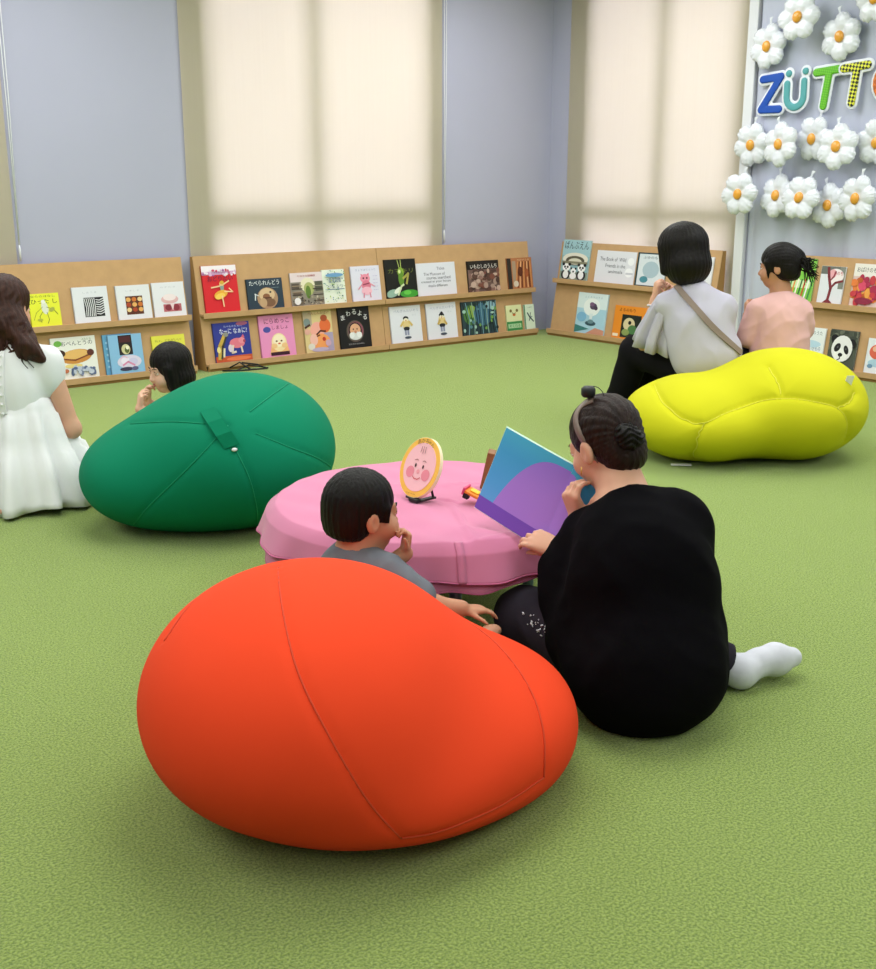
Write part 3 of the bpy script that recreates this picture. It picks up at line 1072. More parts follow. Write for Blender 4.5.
book('D5', 1, 6.775, .335, .335, 1, '#a9cfe2', [
    ('r', 0, .62, 1, 1, '#d8e6ea'), ('t', 'ふくろうのそら', .52, .9, .6, '#8aa4b4', 0, .05), ('e', .5, .66, .28, .22, '#eaf0f0'), ('e', .55, .68, .12, .08, '#584a62'), ('e', .5, .73, .08, .05, '#7a5a7c'), ('e', .64, .64, .06, .05, '#4a3a50'),
    ('p', [(.45, .5), (.58, .5), (.55, .36), (.47, .36)], '#dce8ec'), ('e', .52, .26, .18, .06, '#33505c'), ('e', .52, .30, .1, .05, '#6a8a94'), ('p', [(0, 0), (.5, .12), (0, .2)], '#3a7a7a'), ('p', [(.4, 0), (1, 0), (1, .12), (.7, .16)], '#c9907a'), ('e', .2, .4, .16, .12, '#7fb4d8')],
    'light blue picture book with a dark owl on a white moon')
book('D6', 1, 6.35, .34, .262, 1, '#e58a26', [('r', .26, .04, .86, .74, '#1d2420'), ('e', .5, .45, .18, .2, '#d8c8a0'), ('e', .62, .3, .14, .14, '#4c7a4a'), ('e', .42, .2, .12, .1, '#8a9a5a'), ('e', .52, .5, .05, .06, K), ('t', 'よるのもり', .4, .88, .5, '#7a3a10', 0, .1), ('r', .03, .05, .2, .14, '#f0e0c4')],
     'orange picture book with dark central panel, below the hand of the woman in grey')
# --- shelf under the flower balloons
grs = [('r', 0, 0, 1, 1, '#7fc24a'), ('r', 0, .3, .9, .48, '#cfe4b0')]
for i in range(8):
    grs.append(('l', [(.02 + i * .12, .02), (.12 + i * .12, .5)], .05, ('#f0f0ec', '#3f8a48', '#e0883c', '#f4ece0', '#2f6a3a', '#c8502e')[i % 6]))
book('E1', 1, 4.80, .225, .292, 0, '#7cc048', grs, 'green picture book with slanted stripes, right behind the ponytail of the girl in pink')
tree = [('r', 0, .78, 1, 1, '#6a6e68'), ('r', .78, .4, 1, 1, '#7e8078'), ('e', .62, .74, .34, .2, '#f0e4e6'), ('e', .5, .8, .16, .12, '#e6a8b0'), ('l', [(.44, .0), (.5, .4), (.36, .72), (.3, .95)], .11, '#7c2a34'), ('l', [(.5, .42), (.66, .56), (.94, .62)], .08, '#7c2a34'),
        ('l', [(.42, .6), (.56, .72), (.62, .86)], .06, '#8a3440'), ('p', [(.24, 0), (.66, 0), (.5, .1), (.4, .1)], '#7c2a34'), ('t', 'いのち', .74, .82, .36, '#b83048', 0, .1)]
book('E2', 1, 4.528, .185, .25, 0, '#dddfe6', tree, 'pale picture book with a dark red forked tree')
red = [('r', 0, .7, 1, 1, '#e6e0da'), ('t', 'おばけのもり', .5, .86, .8, '#33343c', 0, .12)] + scatter(40, .08, .08, .95, .68, .12, ['#c23a44', '#e07a3a', '#d84a6a', '#a8284a', '#e8a04a', '#b85a2a'], .9, 41) + [('e', .5, .12, .3, .08, '#8a2440')]
book('E3', 1, 4.28, .215, .28, 0, '#d9c0b8', red, 'picture book with a red and orange swirl, at right edge of upper ledge')
book('E4', 1, 4.635, .225, .258, 1, '#e4e8ea', [('t', 'のはらのうた', .55, .86, .7, '#5a6470', 0, .1), ('t', 'みずべのいきもの', .5, .45, .8, '#4a7aa0', 0, .12), ('e', .5, .56, .4, .1, '#b8d4e6'), ('e', .5, .22, .3, .1, '#8ab4d4'), ('e', .7, .3, .06, .05, '#c07a4a')],
     'white and pale blue picture book beside the panda face book')
pan = [('r', 0, 0, 1, 1, '#4d5248')] + scatter(26, 0, .5, 1, 1, .08, ['#5c6456', '#3e443c', '#6a6e60'], .85, 51) + [
    ('e', .2, .76, .13, .11, '#15151a'), ('e', .84, .66, .13, .13, '#15151a'), ('e', .5, .52, .37, .34, '#e6e5e6'), ('e', .48, .36, .24, .17, '#f0efee'), ('e', .34, .54, .1, .12, '#1a191e', -.5), ('e', .66, .5, .08, .12, '#1a191e', .4),
    ('e', .35, .55, .025, .025, '#5a5a60'), ('e', .65, .52, .025, .025, '#5a5a60'), ('e', .48, .36, .08, .05, '#1c1a1e'), ('l', [(.48, .34), (.48, .26), (.4, .22)], .03, '#3a3236'), ('p', [(.0, 0), (.9, 0), (.6, .14), (.2, .16)], '#22221f'), ('e', .4, .1, .14, .06, '#c8c0b0')]
book('E5', 1, 4.372, .212, .262, 1, '#40443c', pan, 'picture book with large panda face photograph')
book('E6', 1, 4.085, .20, .23, 1, '#dfe2e8', [('e', .4, .62, .3, .22, '#d8624a'), ('e', .3, .7, .1, .08, '#e8b49a'), ('e', .5, .3, .4, .12, '#a8c8dc'), ('e', .2, .2, .1, .06, '#6a90b0'), ('t', 'うみ', .6, .86, .3, '#4a5a70', 0, .1)],
     'white picture book with red shape at bottom right edge, last of the lower ledge')

# thin wire stand in front of the deep blue book
M_WIRE = mat('black_wire', '#17191a', 0.5, 0.4)
b = MB()
b.tube([(3.80, 7.085, .006), (3.90, 7.02, .006), (4.10, 6.98, .008), (4.06, 7.05, .03), (3.95, 7.075, .05)], .006, M_WIRE, 6)
b.tube([(3.98, 7.00, .006), (3.93, 7.07, .055), (3.86, 7.09, .02)], .006, M_WIRE, 6)
b.tube([(3.88, 7.03, .006), (4.0, 7.07, .03), (4.12, 7.0, .006)], .005, M_WIRE, 6)
o = b.build('wire_easel')
tag(o, 'collapsed black wire easel on the floor before the deep blue book', 'easel')

# ------------------------------------------------------------------ daisy balloons and letters on the right wall
M_FOIL = mat('white_foil', '#dfe2ea', 0.22, 0.5, bump=0.4, bscale=34, coat=0.3)
M_FOIL_O = mat('orange_foil', '#e8a23a', 0.3, 0.5, bump=0.2, bscale=40, coat=0.3)
S = SD()
for i in range(6):
    a = math.pi / 3 * i + .3
    c_ = np.array([math.cos(a) * .088, 0, math.sin(a) * .088])
    R_ = np.stack([[math.cos(a), 0, math.sin(a)], [0, 1, 0], [-math.sin(a), 0, math.cos(a)]], 1)
    S.ell(c_, (.066, .033, .064), R_, k=.003)
S.ell((0, 0, 0), (.06, .026, .06), k=.006)


def pinch(P):
    a = np.arctan2(P[:, 2], P[:, 0])
    r = np.hypot(P[:, 0], P[:, 2])
    return .0035 * np.sin(42 * a + 3 * np.sin(6 * a)) * np.clip((r - .085) / .05, 0, 1) + .002 * vnoise(P, 70, 2)


S.post.append(pinch)
proto = skin('daisy_balloon', S, .007, M_FOIL, None, (0, 0, 0), 1)
b = MB()
b.sphere((0, -.026, 0), (.034, .020, .038), M_FOIL_O, seg=18)
b.build('flower_center', proto)['label'] = 'puffed orange foil centre'
b = MB()
b.add([(-.012, .004, .13), (.012, .004, .13), (.006, .006, .165), (.02, .002, .195), (-.014, .006, .19), (-.006, .004, .165)], [(0, 1, 2, 5), (5, 2, 3, 4)], M_FOIL)
o = b.build('foil_tab', proto)
md = o.modifiers.new('thick', 'SOLIDIFY')
md.thickness = .002
FL = [(5.12, 2.19, .0, 'above the letter Z, leftmost of the top row'), (4.83, 2.345, .25, 'in the top row above the letter U, highest one'), (4.555, 2.205, -.2, 'in the top row above the green letter T'),
      (4.27, 2.40, .4, 'at the top right corner, above the checked letter T'),
      (5.20, 1.535, .1, 'below the letter Z, leftmost of the middle row'), (4.90, 1.53, -.3, 'second from left in the middle row, under the letter U'), (4.70, 1.565, .3, 'third from left in the middle row, under the green letter T'),
      (4.455, 1.505, -.15, 'fourth from left in the middle row, under the checked letter T'), (4.22, 1.53, .5, 'at right end of the middle row, under the orange letter O'),
      (5.215, 1.195, .2, 'leftmost of the bottom row'), (4.955, 1.185, -.1, 'second from left in the bottom row'), (4.705, 1.175, .35, 'third from left in the bottom row'),
      (4.535, 1.125, -.35, 'fourth from left in the bottom row, hanging lowest'), (4.275, 1.175, .1, 'at right end of the bottom row')]
rs = random.Random(11)
for i, (y, z, rot, where) in enumerate(FL):
    o = proto if i == 0 else copy_tree(proto)
    tag(o, 'white daisy balloon ' + where, 'balloon', 'daisy balloons on the right wall')
    o.location = (XR - .095 - .090 * (i % 2), y, z)
    o.rotation_euler = (Matrix.Rotation(-math.pi / 2 + rs.uniform(-.18, .12), 3, 'Z') @ Matrix.Rotation(rs.uniform(-.15, .1), 3, 'X') @ Matrix.Rotation(rot, 3, 'Y')).to_euler()

M_LW = mat('letter_border_white', '#e6e9f2', 0.5, 0.3)


def check_mat(name, c1, c2, scale):
    m = bpy.data.materials.new(name)
    m.use_nodes = True
    nt = m.node_tree
    pb = nt.nodes['Principled BSDF']
    pb.inputs['Roughness'].default_value = .5
    tc = nt.nodes.new('ShaderNodeTexCoord')
    mp = nt.nodes.new('ShaderNodeMapping')
    mp.inputs['Rotation'].default_value = (0, .6, 0)
    ck = nt.nodes.new('ShaderNodeTexChecker')
    ck.inputs['Color1'].default_value = lin(c1)
    ck.inputs['Color2'].default_value = lin(c2)
    ck.inputs['Scale'].default_value = scale
    nt.links.new(tc.outputs['Object'], mp.inputs[0])
    nt.links.new(mp.outputs[0], ck.inputs[0])
    nt.links.new(ck.outputs[0], pb.inputs['Base Color'])
    return m


def letter(y, z, strokes, m, label, w, h, r=.024, tilt=0.0, depth=0.0):
    def P3(p):
        return np.array([p[0] * w, 0, p[1] * h])

    def make(rad, yf, yb, nm, mm, par):
        S = SD()
        for st in strokes:
            if len(st) == 1:
                S.cap(P3(st[0]), P3(st[0]) + np.array([.001, 0, 0]), rad, rad, k=.002)
            else:
                for p, q in zip(st[:-1], st[1:]):
                    S.cap(P3(p), P3(q), rad, rad, k=.002)
        S.plane((0, yf, 0), (0, -1, 0))
        S.plane((0, yb, 0), (0, 1, 0))
        return skin(nm, S, .0055, mm, par, (0, 0, 0), 1)
    root = make(r + .017, -.002, .010, 'letter_sign', M_LW, None)
    make(r, -.014, .002, 'colored_face', m, root)
    root.location = (XR - .068 - depth, y, z)
    root.rotation_euler = (Matrix.Rotation(-math.pi / 2, 3, 'Z') @ Matrix.Rotation(tilt, 3, 'Y')).to_euler()
    tag(root, label, 'letter', None)


arc = [(.5 + .42 * math.cos(a), .38 + .38 * math.sin(a)) for a in np.linspace(math.pi, 2 * math.pi, 11)]
letter(5.165, 1.765, [[(.08, .98), (.98, 1.0), (.02, .04), (.92, .0)]], mat('letter_blue', '#1f4fae', .5), 'blue cut-out letter Z with white border, first of the wall word', .165, .215, .027, -.05)
letter(4.955, 1.775, [[(.08, .86)] + arc + [(.92, .9)], [(.14, 1.22)], [(.96, 1.24)]], mat('letter_teal', '#5aa3a8', .5), 'teal cut-out letter U with two dots and white border', .160, .185, .024, -.03, .019)
letter(4.73, 1.775, [[(.0, .98), (1.0, 1.02)], [(.56, .98), (.38, .0)]], check_mat('letter_green_check', '#6cc024', '#57a81c', 90), 'green cut-out letter T with white border, beside the teal U', .175, .225, .027, -.02)
letter(4.515, 1.785, [[(.0, .98), (1.0, 1.02)], [(.56, .98), (.42, .0)]], check_mat('letter_yellow_check', '#e0e03a', '#1c2018', 60), 'yellow and black checked cut-out letter T with white border', .175, .225, .027, -.02, .019)
letter(4.285, 1.80, [[(.5 + .46 * math.cos(a), .5 + .44 * math.sin(a)) for a in np.linspace(0, 2 * math.pi, 22)]], check_mat('letter_orange', '#e07a2c', '#b85a24', 40), 'orange cut-out letter O at right edge with white border', .17, .21, .03)

# ------------------------------------------------------------------ bean bags
CAM_P = np.array([0, 0, CAM_H])


def sight(px, py):
    """direction from the photographer's eye through a point of the photograph"""
    x, y = (px - 438) / 1140.0, -(py - 484.5) / 1140.0
    return D((x, math.cos(PITCH) + y * math.sin(PITCH), -math.sin(PITCH) + y * math.cos(PITCH)))


def curve_pts(pts, n=40):
    """Catmull-Rom through the points"""
    P = [np.array(p, float) for p in pts]
    P = [2 * P[0] - P[1]] + P + [2 * P[-1] - P[-2]]
    out = []
    for i in range(1, len(P) - 2):
        m = max(2, n // (len(P) - 3))
        for j in range(m):
            t = j / m
            out.append(.5 * ((2 * P[i]) + (-P[i - 1] + P[i + 1]) * t + (2 * P[i - 1] - 5 * P[i] + 4 * P[i + 1] - P[i + 2]) * t * t + (-P[i - 1] + 3 * P[i] - 3 * P[i + 1] + P[i + 2]) * t ** 3))
    out.append(P[-2])
    return out


def bag(name, label, base, sd, m, mseam, seams, h=0.013, groove=0.006, gw=0.014, seam_r=0.0022, puff=0.0, tube=True):
    base = W(base)
    V, F = sd.mesh(h)
    V = relax(V, F, 3)
    V[:, 2] = np.maximum(V[:, 2], 0.002)
    N = vnormals(V, F)
    bvh = BVHTree.FromPolygons(V.tolist(), F.tolist())
    lines_ = []
    for s in seams:
        L = []
        for q in curve_pts(s, 44):
            hit = bvh.ray_cast(Vector(CAM_P), Vector(sight(*q)))
            if hit[0] is not None:
                L.append((np.array(hit[0]), np.array(hit[1])))
        if len(L) > 2:
            lines_.append(L)
    pts = np.array([p for L in lines_ for p, _ in L])
    dm = np.full(len(V), 9.0)
    for s in range(0, len(pts), 1):
        dm = np.minimum(dm, ((V - pts[s]) ** 2).sum(1))
    dm = np.sqrt(dm)
    V = V - N * (groove * np.exp(-(dm / gw) ** 2))[:, None]
    if puff:
        V = V - N * (puff * np.exp(-(dm / (gw * 4)) ** 2))[:, None]
    V[:, 2] = np.maximum(V[:, 2], 0.002)
    me = bpy.data.meshes.new(name)
    me.from_pydata((V - base).tolist(), [], F.tolist())
    me.polygons.foreach_set('use_smooth', [True] * len(me.polygons))
    o = link(name, me, None, m, [float(x) for x in base])
    tag(o, label, 'bean bag', 'bean bags on the carpet')
    bv2 = BVHTree.FromPolygons(V.tolist(), F.tolist())
    if tube:
        for L in lines_:
            mb = MB()
            P = np.array([np.array(bv2.find_nearest(Vector(p))[0]) for p, n in L])
            for _ in range(6):
                P[1:-1] = .5 * P[1:-1] + .25 * (P[:-2] + P[2:])
            Q = []
            for q in P:
                hit = bv2.find_nearest(Vector(q))
                Q.append(np.array(hit[0]) + np.array(hit[1]) * seam_r * .45)
            P = np.array(Q)
            for _ in range(2):
                P[1:-1] = .5 * P[1:-1] + .25 * (P[:-2] + P[2:])
            mb.tube(P, seam_r, mseam, 6)
            mb.build('seam', o, off=base)
    return o, bv2, base


def fabric(name, col, dark=1.0):
    return mat(name, col, 0.85, 0.15, bump=0.04, bscale=420, var=0.03, vscale=3)


M_ORANGE = fabric('orange_stretch_fabric', '#ea4420')
M_ORANGE_S = mat('orange_seam_thread', '#cf4426', 0.8)
M_GREEN = fabric('green_stretch_fabric', '#047c5a')
M_GREEN_S = mat('green_seam_thread', '#0a8a64', 0.8)
M_YELLOW = fabric('yellow_stretch_fabric', '#c9c51e')
M_YELLOW_S = mat('yellow_seam_thread', '#d8d448', 0.8)
M_TAG = mat('white_label_cloth', '#e9e9ea', 0.7)

LF = np.stack([W((1, 0, 0)), W((0, 1, 0)), W((0, 0, 1))], 1)      # photographer-aligned axes
s = SD()
s.ell(W((-.275, 2.263, .238)), (.36, .42, .262), LF)
s.ell(W((.115, 2.36, .125)), (.20, .27, .14), LF, k=.18)
s.ell(W((-.06, 2.275, .13)), (.26, .37, .12), LF, k=.14)
s.plane((0, 0, 0), (0, 0, -1), k=.02)
orange_o, _, _ = bag('bean_bag', 'large orange red bean bag in the foreground beside the woman in black', (-.1, 2.38, 0), s, M_ORANGE, M_ORANGE_S,
    [[(277, 556), (281, 600), (296, 668), (326, 730), (368, 802), (402, 840)],
     [(462, 616), (500, 645), (532, 690), (545, 735), (545, 778)],
     [(545, 778), (500, 808), (440, 833), (402, 840)],
     [(163, 640), (190, 603), (235, 570)]], h=.012, groove=.005, gw=.012)

s = SD()
s.ell(W((-.77, 4.32, .285)), (.37, .43, .295), LF)
s.ell(W((-1.085, 4.32, .20)), (.30, .37, .205), LF, k=.18)
s.plane((0, 0, 0), (0, 0, -1), k=.02)
green_o, gb, gbase = bag('bean_bag', 'dark green bean bag on its side between the white dress and pink table', (-.9, 4.4, 0), s, M_GREEN, M_GREEN_S,
    [[(228, 425), (190, 466), (150, 505), (131, 528)], [(236, 450), (250, 480), (257, 510), (258, 536)],
     [(256, 433), (290, 447), (318, 458), (336, 470)], [(250, 411), (270, 396), (290, 382)], [(205, 423), (170, 421), (130, 423)]], h=.014, groove=.005, gw=.013)
# carrying loop with a white cord end
b = MB()
P = []
for q in ((208, 411), (216, 424), (225, 437), (232, 447)):
    hit = gb.ray_cast(Vector(CAM_P), Vector(sight(*q)))
    P.append((np.array(hit[0]), np.array(hit[1])))
side = W((.05, 0, .018))
vs, fs = [], []
for i, (p, n) in enumerate(P):
    lift = (.004, .016, .018, .005)[i]
    for k in (-.42, .42):
        for t in (0, .006):
            vs.append(p + n * (lift + t) + side * k * 1.25)
for i in range(3):
    a = i * 4
    fs += [(a + 1, a + 3, a + 7, a + 5), (a, a + 4, a + 6, a + 2), (a, a + 1, a + 5, a + 4), (a + 2, a + 6, a + 7, a + 3)]
fs += [(0, 2, 3, 1), (12, 13, 15, 14)]
b.add(vs, fs, M_GREEN, False)
loop = b.build('carrying_loop', green_o, off=gbase)
b = MB()
hit = gb.ray_cast(Vector(CAM_P), Vector(sight(234, 450)))
b.sphere(np.array(hit[0]) + np.array(hit[1]) * .006, (.011, .009, .007), M_TAG, seg=10)
o = b.build('cord_end', loop, off=gbase)
o['label'] = 'small white cord end'

s = SD()
s.ell(W((1.68, 5.43, .252)), (.375, .42, .265), LF)
s.ell(W((1.268, 5.41, .19)), (.37, .41, .205), LF, k=.10)
s.plane((0, 0, 0), (0, 0, -1), k=.02)
yellow_o, yb, ybase = bag('bean_bag', 'bright yellow segmented bean bag that the woman in grey sits on', (1.45, 5.5, 0), s, M_YELLOW, M_YELLOW_S,
    [[(652, 381), (664, 402), (682, 417), (704, 424)], [(704, 424), (697, 440), (692, 464)],
     [(704, 424), (728, 410), (758, 399), (790, 396), (820, 401), (841, 407), (851, 425), (846, 446)], [(781, 392), (776, 377), (768, 364)],
     [(841, 407), (853, 400), (858, 392)]], h=.011, groove=.010, gw=.016, puff=.012)
b = MB()
p = np.array(yb.ray_cast(Vector(CAM_P), Vector(sight(848, 381)))[0])
e1, e2 = W((1, 0, 0)), W((.1, -.35, .93))
b.add([p + e1 * a + e2 * c + W((0, -1, 0)) * t for t in (.010, .013) for a, c in ((-.017, -.03), (.017, -.03), (.017, .030), (-.017, .030))],
      [(0, 1, 2, 3), (7, 6, 5, 4), (0, 4, 5, 1), (1, 5, 6, 2), (2, 6, 7, 3), (3, 7, 4, 0)], M_TAG)
o = b.build('care_tag', yellow_o, off=ybase)
b = MB()
g0 = W((1.14, 5.19, 0))
b.add([g0 + W((a, c, z)) for z in (.004, .008) for a, c in ((-.05, -.01), (.045, -.02), (.05, .012), (-.045, .016))],
      [(0, 1, 2, 3), (7, 6, 5, 4), (0, 4, 5, 1), (1, 5, 6, 2), (2, 6, 7, 3), (3, 7, 4, 0)], M_TAG)
o = b.build('care_tag', yellow_o, off=ybase)

# ------------------------------------------------------------------ low round table under a pink cloth
M_PINK = mat('pink_cotton_cloth', '#cc7b9c', 0.85, 0.15, bump=0.05, bscale=500, var=0.03, vscale=6, sheen=0.2)
M_PINK_S = mat('pink_seam_thread', '#c26a90', 0.85, 0.1)
M_LEG = mat('blue_grey_steel', '#6f86a8', 0.4, 0.5, metal=0.3, bump=0.02, bscale=50)
M_TOP = mat('table_board', '#b89a78', 0.6, 0.3, bump=0.05, bscale=40, stretch=(1, 14, 1))
TC = W((-.03, 3.38, 0))
TR_, TH = .475, .345
table = empty('round_table', TC)
tag(table, 'low round table with blue grey legs under the pink cloth', 'table')
b = MB()
bm = bmesh.new()
bmesh.ops.create_cone(bm, cap_ends=True, segments=64, radius1=TR_ - .022, radius2=TR_ - .022, depth=.024)
for v in bm.verts:
    v.co.z += TH - .012
b.bm(bm, M_TOP)
b.build('tabletop', table)
for a in (.0, .5, 1.0, 1.5):
    an = math.pi * a + .02
    d = W((math.sin(an) * -.0 + math.cos(an - 1.35) * .33, math.sin(an - 1.35) * .40, 0))
    q = MB()
    q.tube([(d[0], d[1], TH - .024), (d[0], d[1], 0.0)], .018, M_LEG, 14)
    q.build('leg', table)


def cloth(name, drop, over, seed, label, top_crease=True, base_off=0.0):
    rs = np.random.RandomState(seed)
    NA, NR, ND = 240, 34, 12
    vs, fs = [], []
    ph = rs.uniform(0, 6.28, 6)

    def fold(a):
        return .5 * math.sin(9 * a + ph[0]) + .35 * math.sin(14 * a + ph[1] + .8 * math.sin(3 * a)) + .25 * math.sin(23 * a + ph[2])
    rings = [(TR_ * math.sqrt(i / NR), 0, 0) for i in range(1, NR + 1)]
    vs.append((0, 0, TH + .0065 + base_off))
    for r, _, _ in rings:
        for k in range(NA):
            a = 2 * math.pi * k / NA
            x, y = r * math.cos(a), r * math.sin(a)
            z = TH + .0065 + base_off
            if top_crease:
                z += .0032 * (1 + vnoise(np.array([[x, y, 0]]), 26, 3)[0]) * min(1, r / .1)
                for (cx, cy, dx, dy, L, hh) in CREASES:
                    t = (x - cx) * dx + (y - cy) * dy
                    n = -(x - cx) * dy + (y - cy) * dx
                    if -.02 < t < L + .02:
                        z += hh * math.exp(-(n / .009) ** 2) * min(1, max(0, (t + .02) / .05)) * min(1, max(0, (L + .02 - t) / .05))
            z -= .012 * max(0, (r / TR_ - .975) / .025) ** 2
            vs.append((x, y, z))
    for j in range(1, ND + 1):
        t = j / ND
        for k in range(NA):
            a = 2 * math.pi * k / NA
            f = fold(a)
            R_ = TR_ + .012 + over + .030 * t + .012 * f * t ** 1.2
            dl = drop * (1 + .10 * math.sin(2 * a + ph[3]) + .05 * f)
            z = TH - .008 + base_off - dl * t
            vs.append((R_ * math.cos(a), R_ * math.sin(a), z))
    for k in range(NA):
        fs.append((0, 1 + k, 1 + (k + 1) % NA))
    tot = NR + ND
    for j in range(tot - 1):
        for k in range(NA):
            a, c = 1 + j * NA + k, 1 + j * NA + (k + 1) % NA
            fs.append((a, a + NA, c + NA, c))
    b = MB()
    b.add(vs, fs, M_PINK, True)
    o = b.build(name, None, TC)
    md = o.modifiers.new('thick', 'SOLIDIFY')
    md.thickness = .0015
    md.offset = 1
    tag(o, label, 'tablecloth', None)
    hem = MB()
    last = vs[1 + (tot - 1) * NA:]
    P = [np.array(p) * np.array([1.002, 1.002, 1]) + np.array([0, 0, .001]) for p in last] + [np.array(last[0]) * np.array([1.002, 1.002, 1])]
    hem.tube(P, .0024, M_PINK_S, 6, caps=False)
    hem.build('hem', o)
    return o, vs, NA, NR, ND


def crease(p0, p1, hh):
    a, c = W((p0[0] + .0, p0[1], 0)) - TC, W((p1[0], p1[1], 0)) - TC
    d = c - a
    L = np.linalg.norm(d[:2])
    return (a[0], a[1], d[0] / L, d[1] / L, L, hh)


CREASES = [crease((.02, 3.42), (.10, 2.93), .009), crease((-.35, 3.5), (.3, 3.55), .006), crease((.1, 3.5), (.38, 3.42), .006), crease((-.28, 3.15), (-.1, 2.95), .008),
           crease((.10, 2.93), (.34, 3.12), .004), crease((.08, 3.05), (.24, 2.98), .004), crease((.1, 3.3), (.32, 3.26), .003)]
cl, cvs, NA_, NR_, ND_ = cloth('tablecloth', .078, .006, 4, 'pink cotton cloth covering the low round table, upper layer', True)
cl2, _, _, _, _ = cloth('tablecloth', .105, -.004, 9, 'pink under layer of cloth showing below the hem of the round table cover', False, -.0035)
# sewn join down the front of the upper cloth
b = MB()
best = min(range(NA_), key=lambda k: np.linalg.norm(np.array(cvs[1 + (NR_ - 1) * NA_ + k])[:2] - (W((.06, 2.86, 0)) - TC)[:2]))
col_ = [np.array(cvs[1 + j * NA_ + best]) for j in range(NR_ - 3, NR_ + ND_)]
out = []
for p in col_:
    u = p.copy()
    u[2] = 0
    u = u / np.linalg.norm(u)
    out.append(p + u * .004 + np.array([0, 0, .003]))
tg = np.array([-out[-1][1], out[-1][0], 0])
tg /= np.linalg.norm(tg)
vs = []
for p in out:
    vs += [p - tg * .011, p + tg * .011]
b.add(vs, [(2 * i, 2 * i + 1, 2 * i + 3, 2 * i + 2) for i in range(len(out) - 1)], M_PINK, True)
j = b.build('sewn_join', cl)
md = j.modifiers.new('thick', 'SOLIDIFY')
md.thickness = .002

# ------------------------------------------------------------------ round face sign on the table
M_BUFF = mat('sign_rim_yellow', '#f3bd4e', 0.5, 0.35)
M_RIMW = mat('sign_edge_cream', '#f2e6c0', 0.6, 0.3)
M_FACE = mat('sign_face_pink', '#f5bfc4', 0.55, 0.3)
TZ = TH + .016
sp = W((-.085, 3.31, TZ))
sign = empty('round_face_sign', sp)
tag(sign, 'round yellow rimmed sign with a smiling baby face standing on the pink table', 'sign')
nrm = D((-.68, -.62, .38))
fr = frame3(-nrm)                   # columns: right as seen, into the board, up
RX, RZ = .084, .094


def disc(mb, r0x, r0z, y0, y1, m, cz, n=56, smooth=False):
    vs = []
    for y in (y0, y1):
        for k in range(n):
            a = 2 * math.pi * k / n
            vs.append((r0x * math.cos(a), y, cz + r0z * math.sin(a)))
    fs = [list(range(n))[::-1], list(range(n, 2 * n))] + [(k, (k + 1) % n, n + (k + 1) % n, n + k) for k in range(n)]
    mb.add(vs, fs, m, smooth)


def put(mb, name, parent, M3, org, rel):
    mb.v = [tuple(M3 @ np.array(v) + np.array(org) - np.array(rel)) for v in mb.v]
    return mb.build(name, parent)


cz = RZ + .012
b = MB()
disc(b, RX, RZ, 0, .012, M_RIMW, cz)
disc(b, RX * .985, RZ * .985, -.001, 0, M_BUFF, cz)
board = put(b, 'board', sign, fr, sp, sp)
b = MB()
disc(b, RX * .80, RZ * .80, -.002, -.001, M_FACE, cz + .001)
W2, H2 = RX * 2, RZ * 2


def sh(items):
    mbx = MB()
    art(mbx, items, W2, H2, -.0022)
    mbx.v = [(v[0] - RX, v[1], v[2] - RZ + cz) for v in mbx.v]
    return mbx


fa = sh([('e', .30, .40, .105, .095, '#e58a98'), ('e', .71, .40, .105, .095, '#e58a98'), ('e', .5, .43, .04, .035, '#ee9fa6'), ('e', .40, .52, .022, .032, '#3a2420'), ('e', .60, .52, .022, .032, '#3a2420'),
         ('l', [(.35, .60), (.40, .62), (.44, .61)], .012, '#8a5a50'), ('l', [(.56, .61), (.61, .62), (.65, .60)], .012, '#8a5a50'), ('l', [(.40, .34), (.46, .305), (.54, .305), (.60, .34)], .016, '#c0404a'),
         ('l', [(.44, .74), (.45, .84)], .010, '#7a4a40'), ('l', [(.50, .73), (.50, .85)], .010, '#7a4a40'), ('l', [(.56, .74), (.55, .84)], .010, '#7a4a40'),
         ('t', 'あ', .34, .905, .085, '#4a2a12', .28), ('t', 'か', .44, .935, .085, '#4a2a12', .1), ('t', 'ち', .54, .94, .08, '#4a2a12', -.06), ('t', 'ゃ', .62, .92, .06, '#4a2a12', -.2), ('t', 'ん', .71, .895, .08, '#4a2a12', -.36),
         ('t', 'はじめてのえほん', .5, .062, .26, '#8a5a1c')])
b.add(fa.v, [], M_FACE)
base_i = len(b.v) - len(fa.v)
for f, mi, sm in zip(fa.f, fa.m, fa.s):
    b.f.append([base_i + i for i in f])
    b.m.append(b.mi(fa.mats[mi]))
    b.s.append(sm)
put(b, 'face_picture', board, fr, sp, sp)
b = MB()
b.box((-.005, -.003, -.002), (.034, .016, .010), M_WIRE, .003)
b.box((.02, .014, 0), (.036, .075, .006), M_WIRE)
b.box((-.036, .014, 0), (-.02, .075, .006), M_WIRE)
b.tube([(.028, .07, .004), (.028, .05, .07)], .004, M_WIRE, 6)
b.tube([(-.028, .07, .004), (-.028, .05, .07)], .004, M_WIRE, 6)
fl = frame3(np.array([-nrm[0], -nrm[1], 0]))
put(b, 'stand', sign, fl, sp + np.array([0, 0, .0015]), sp)

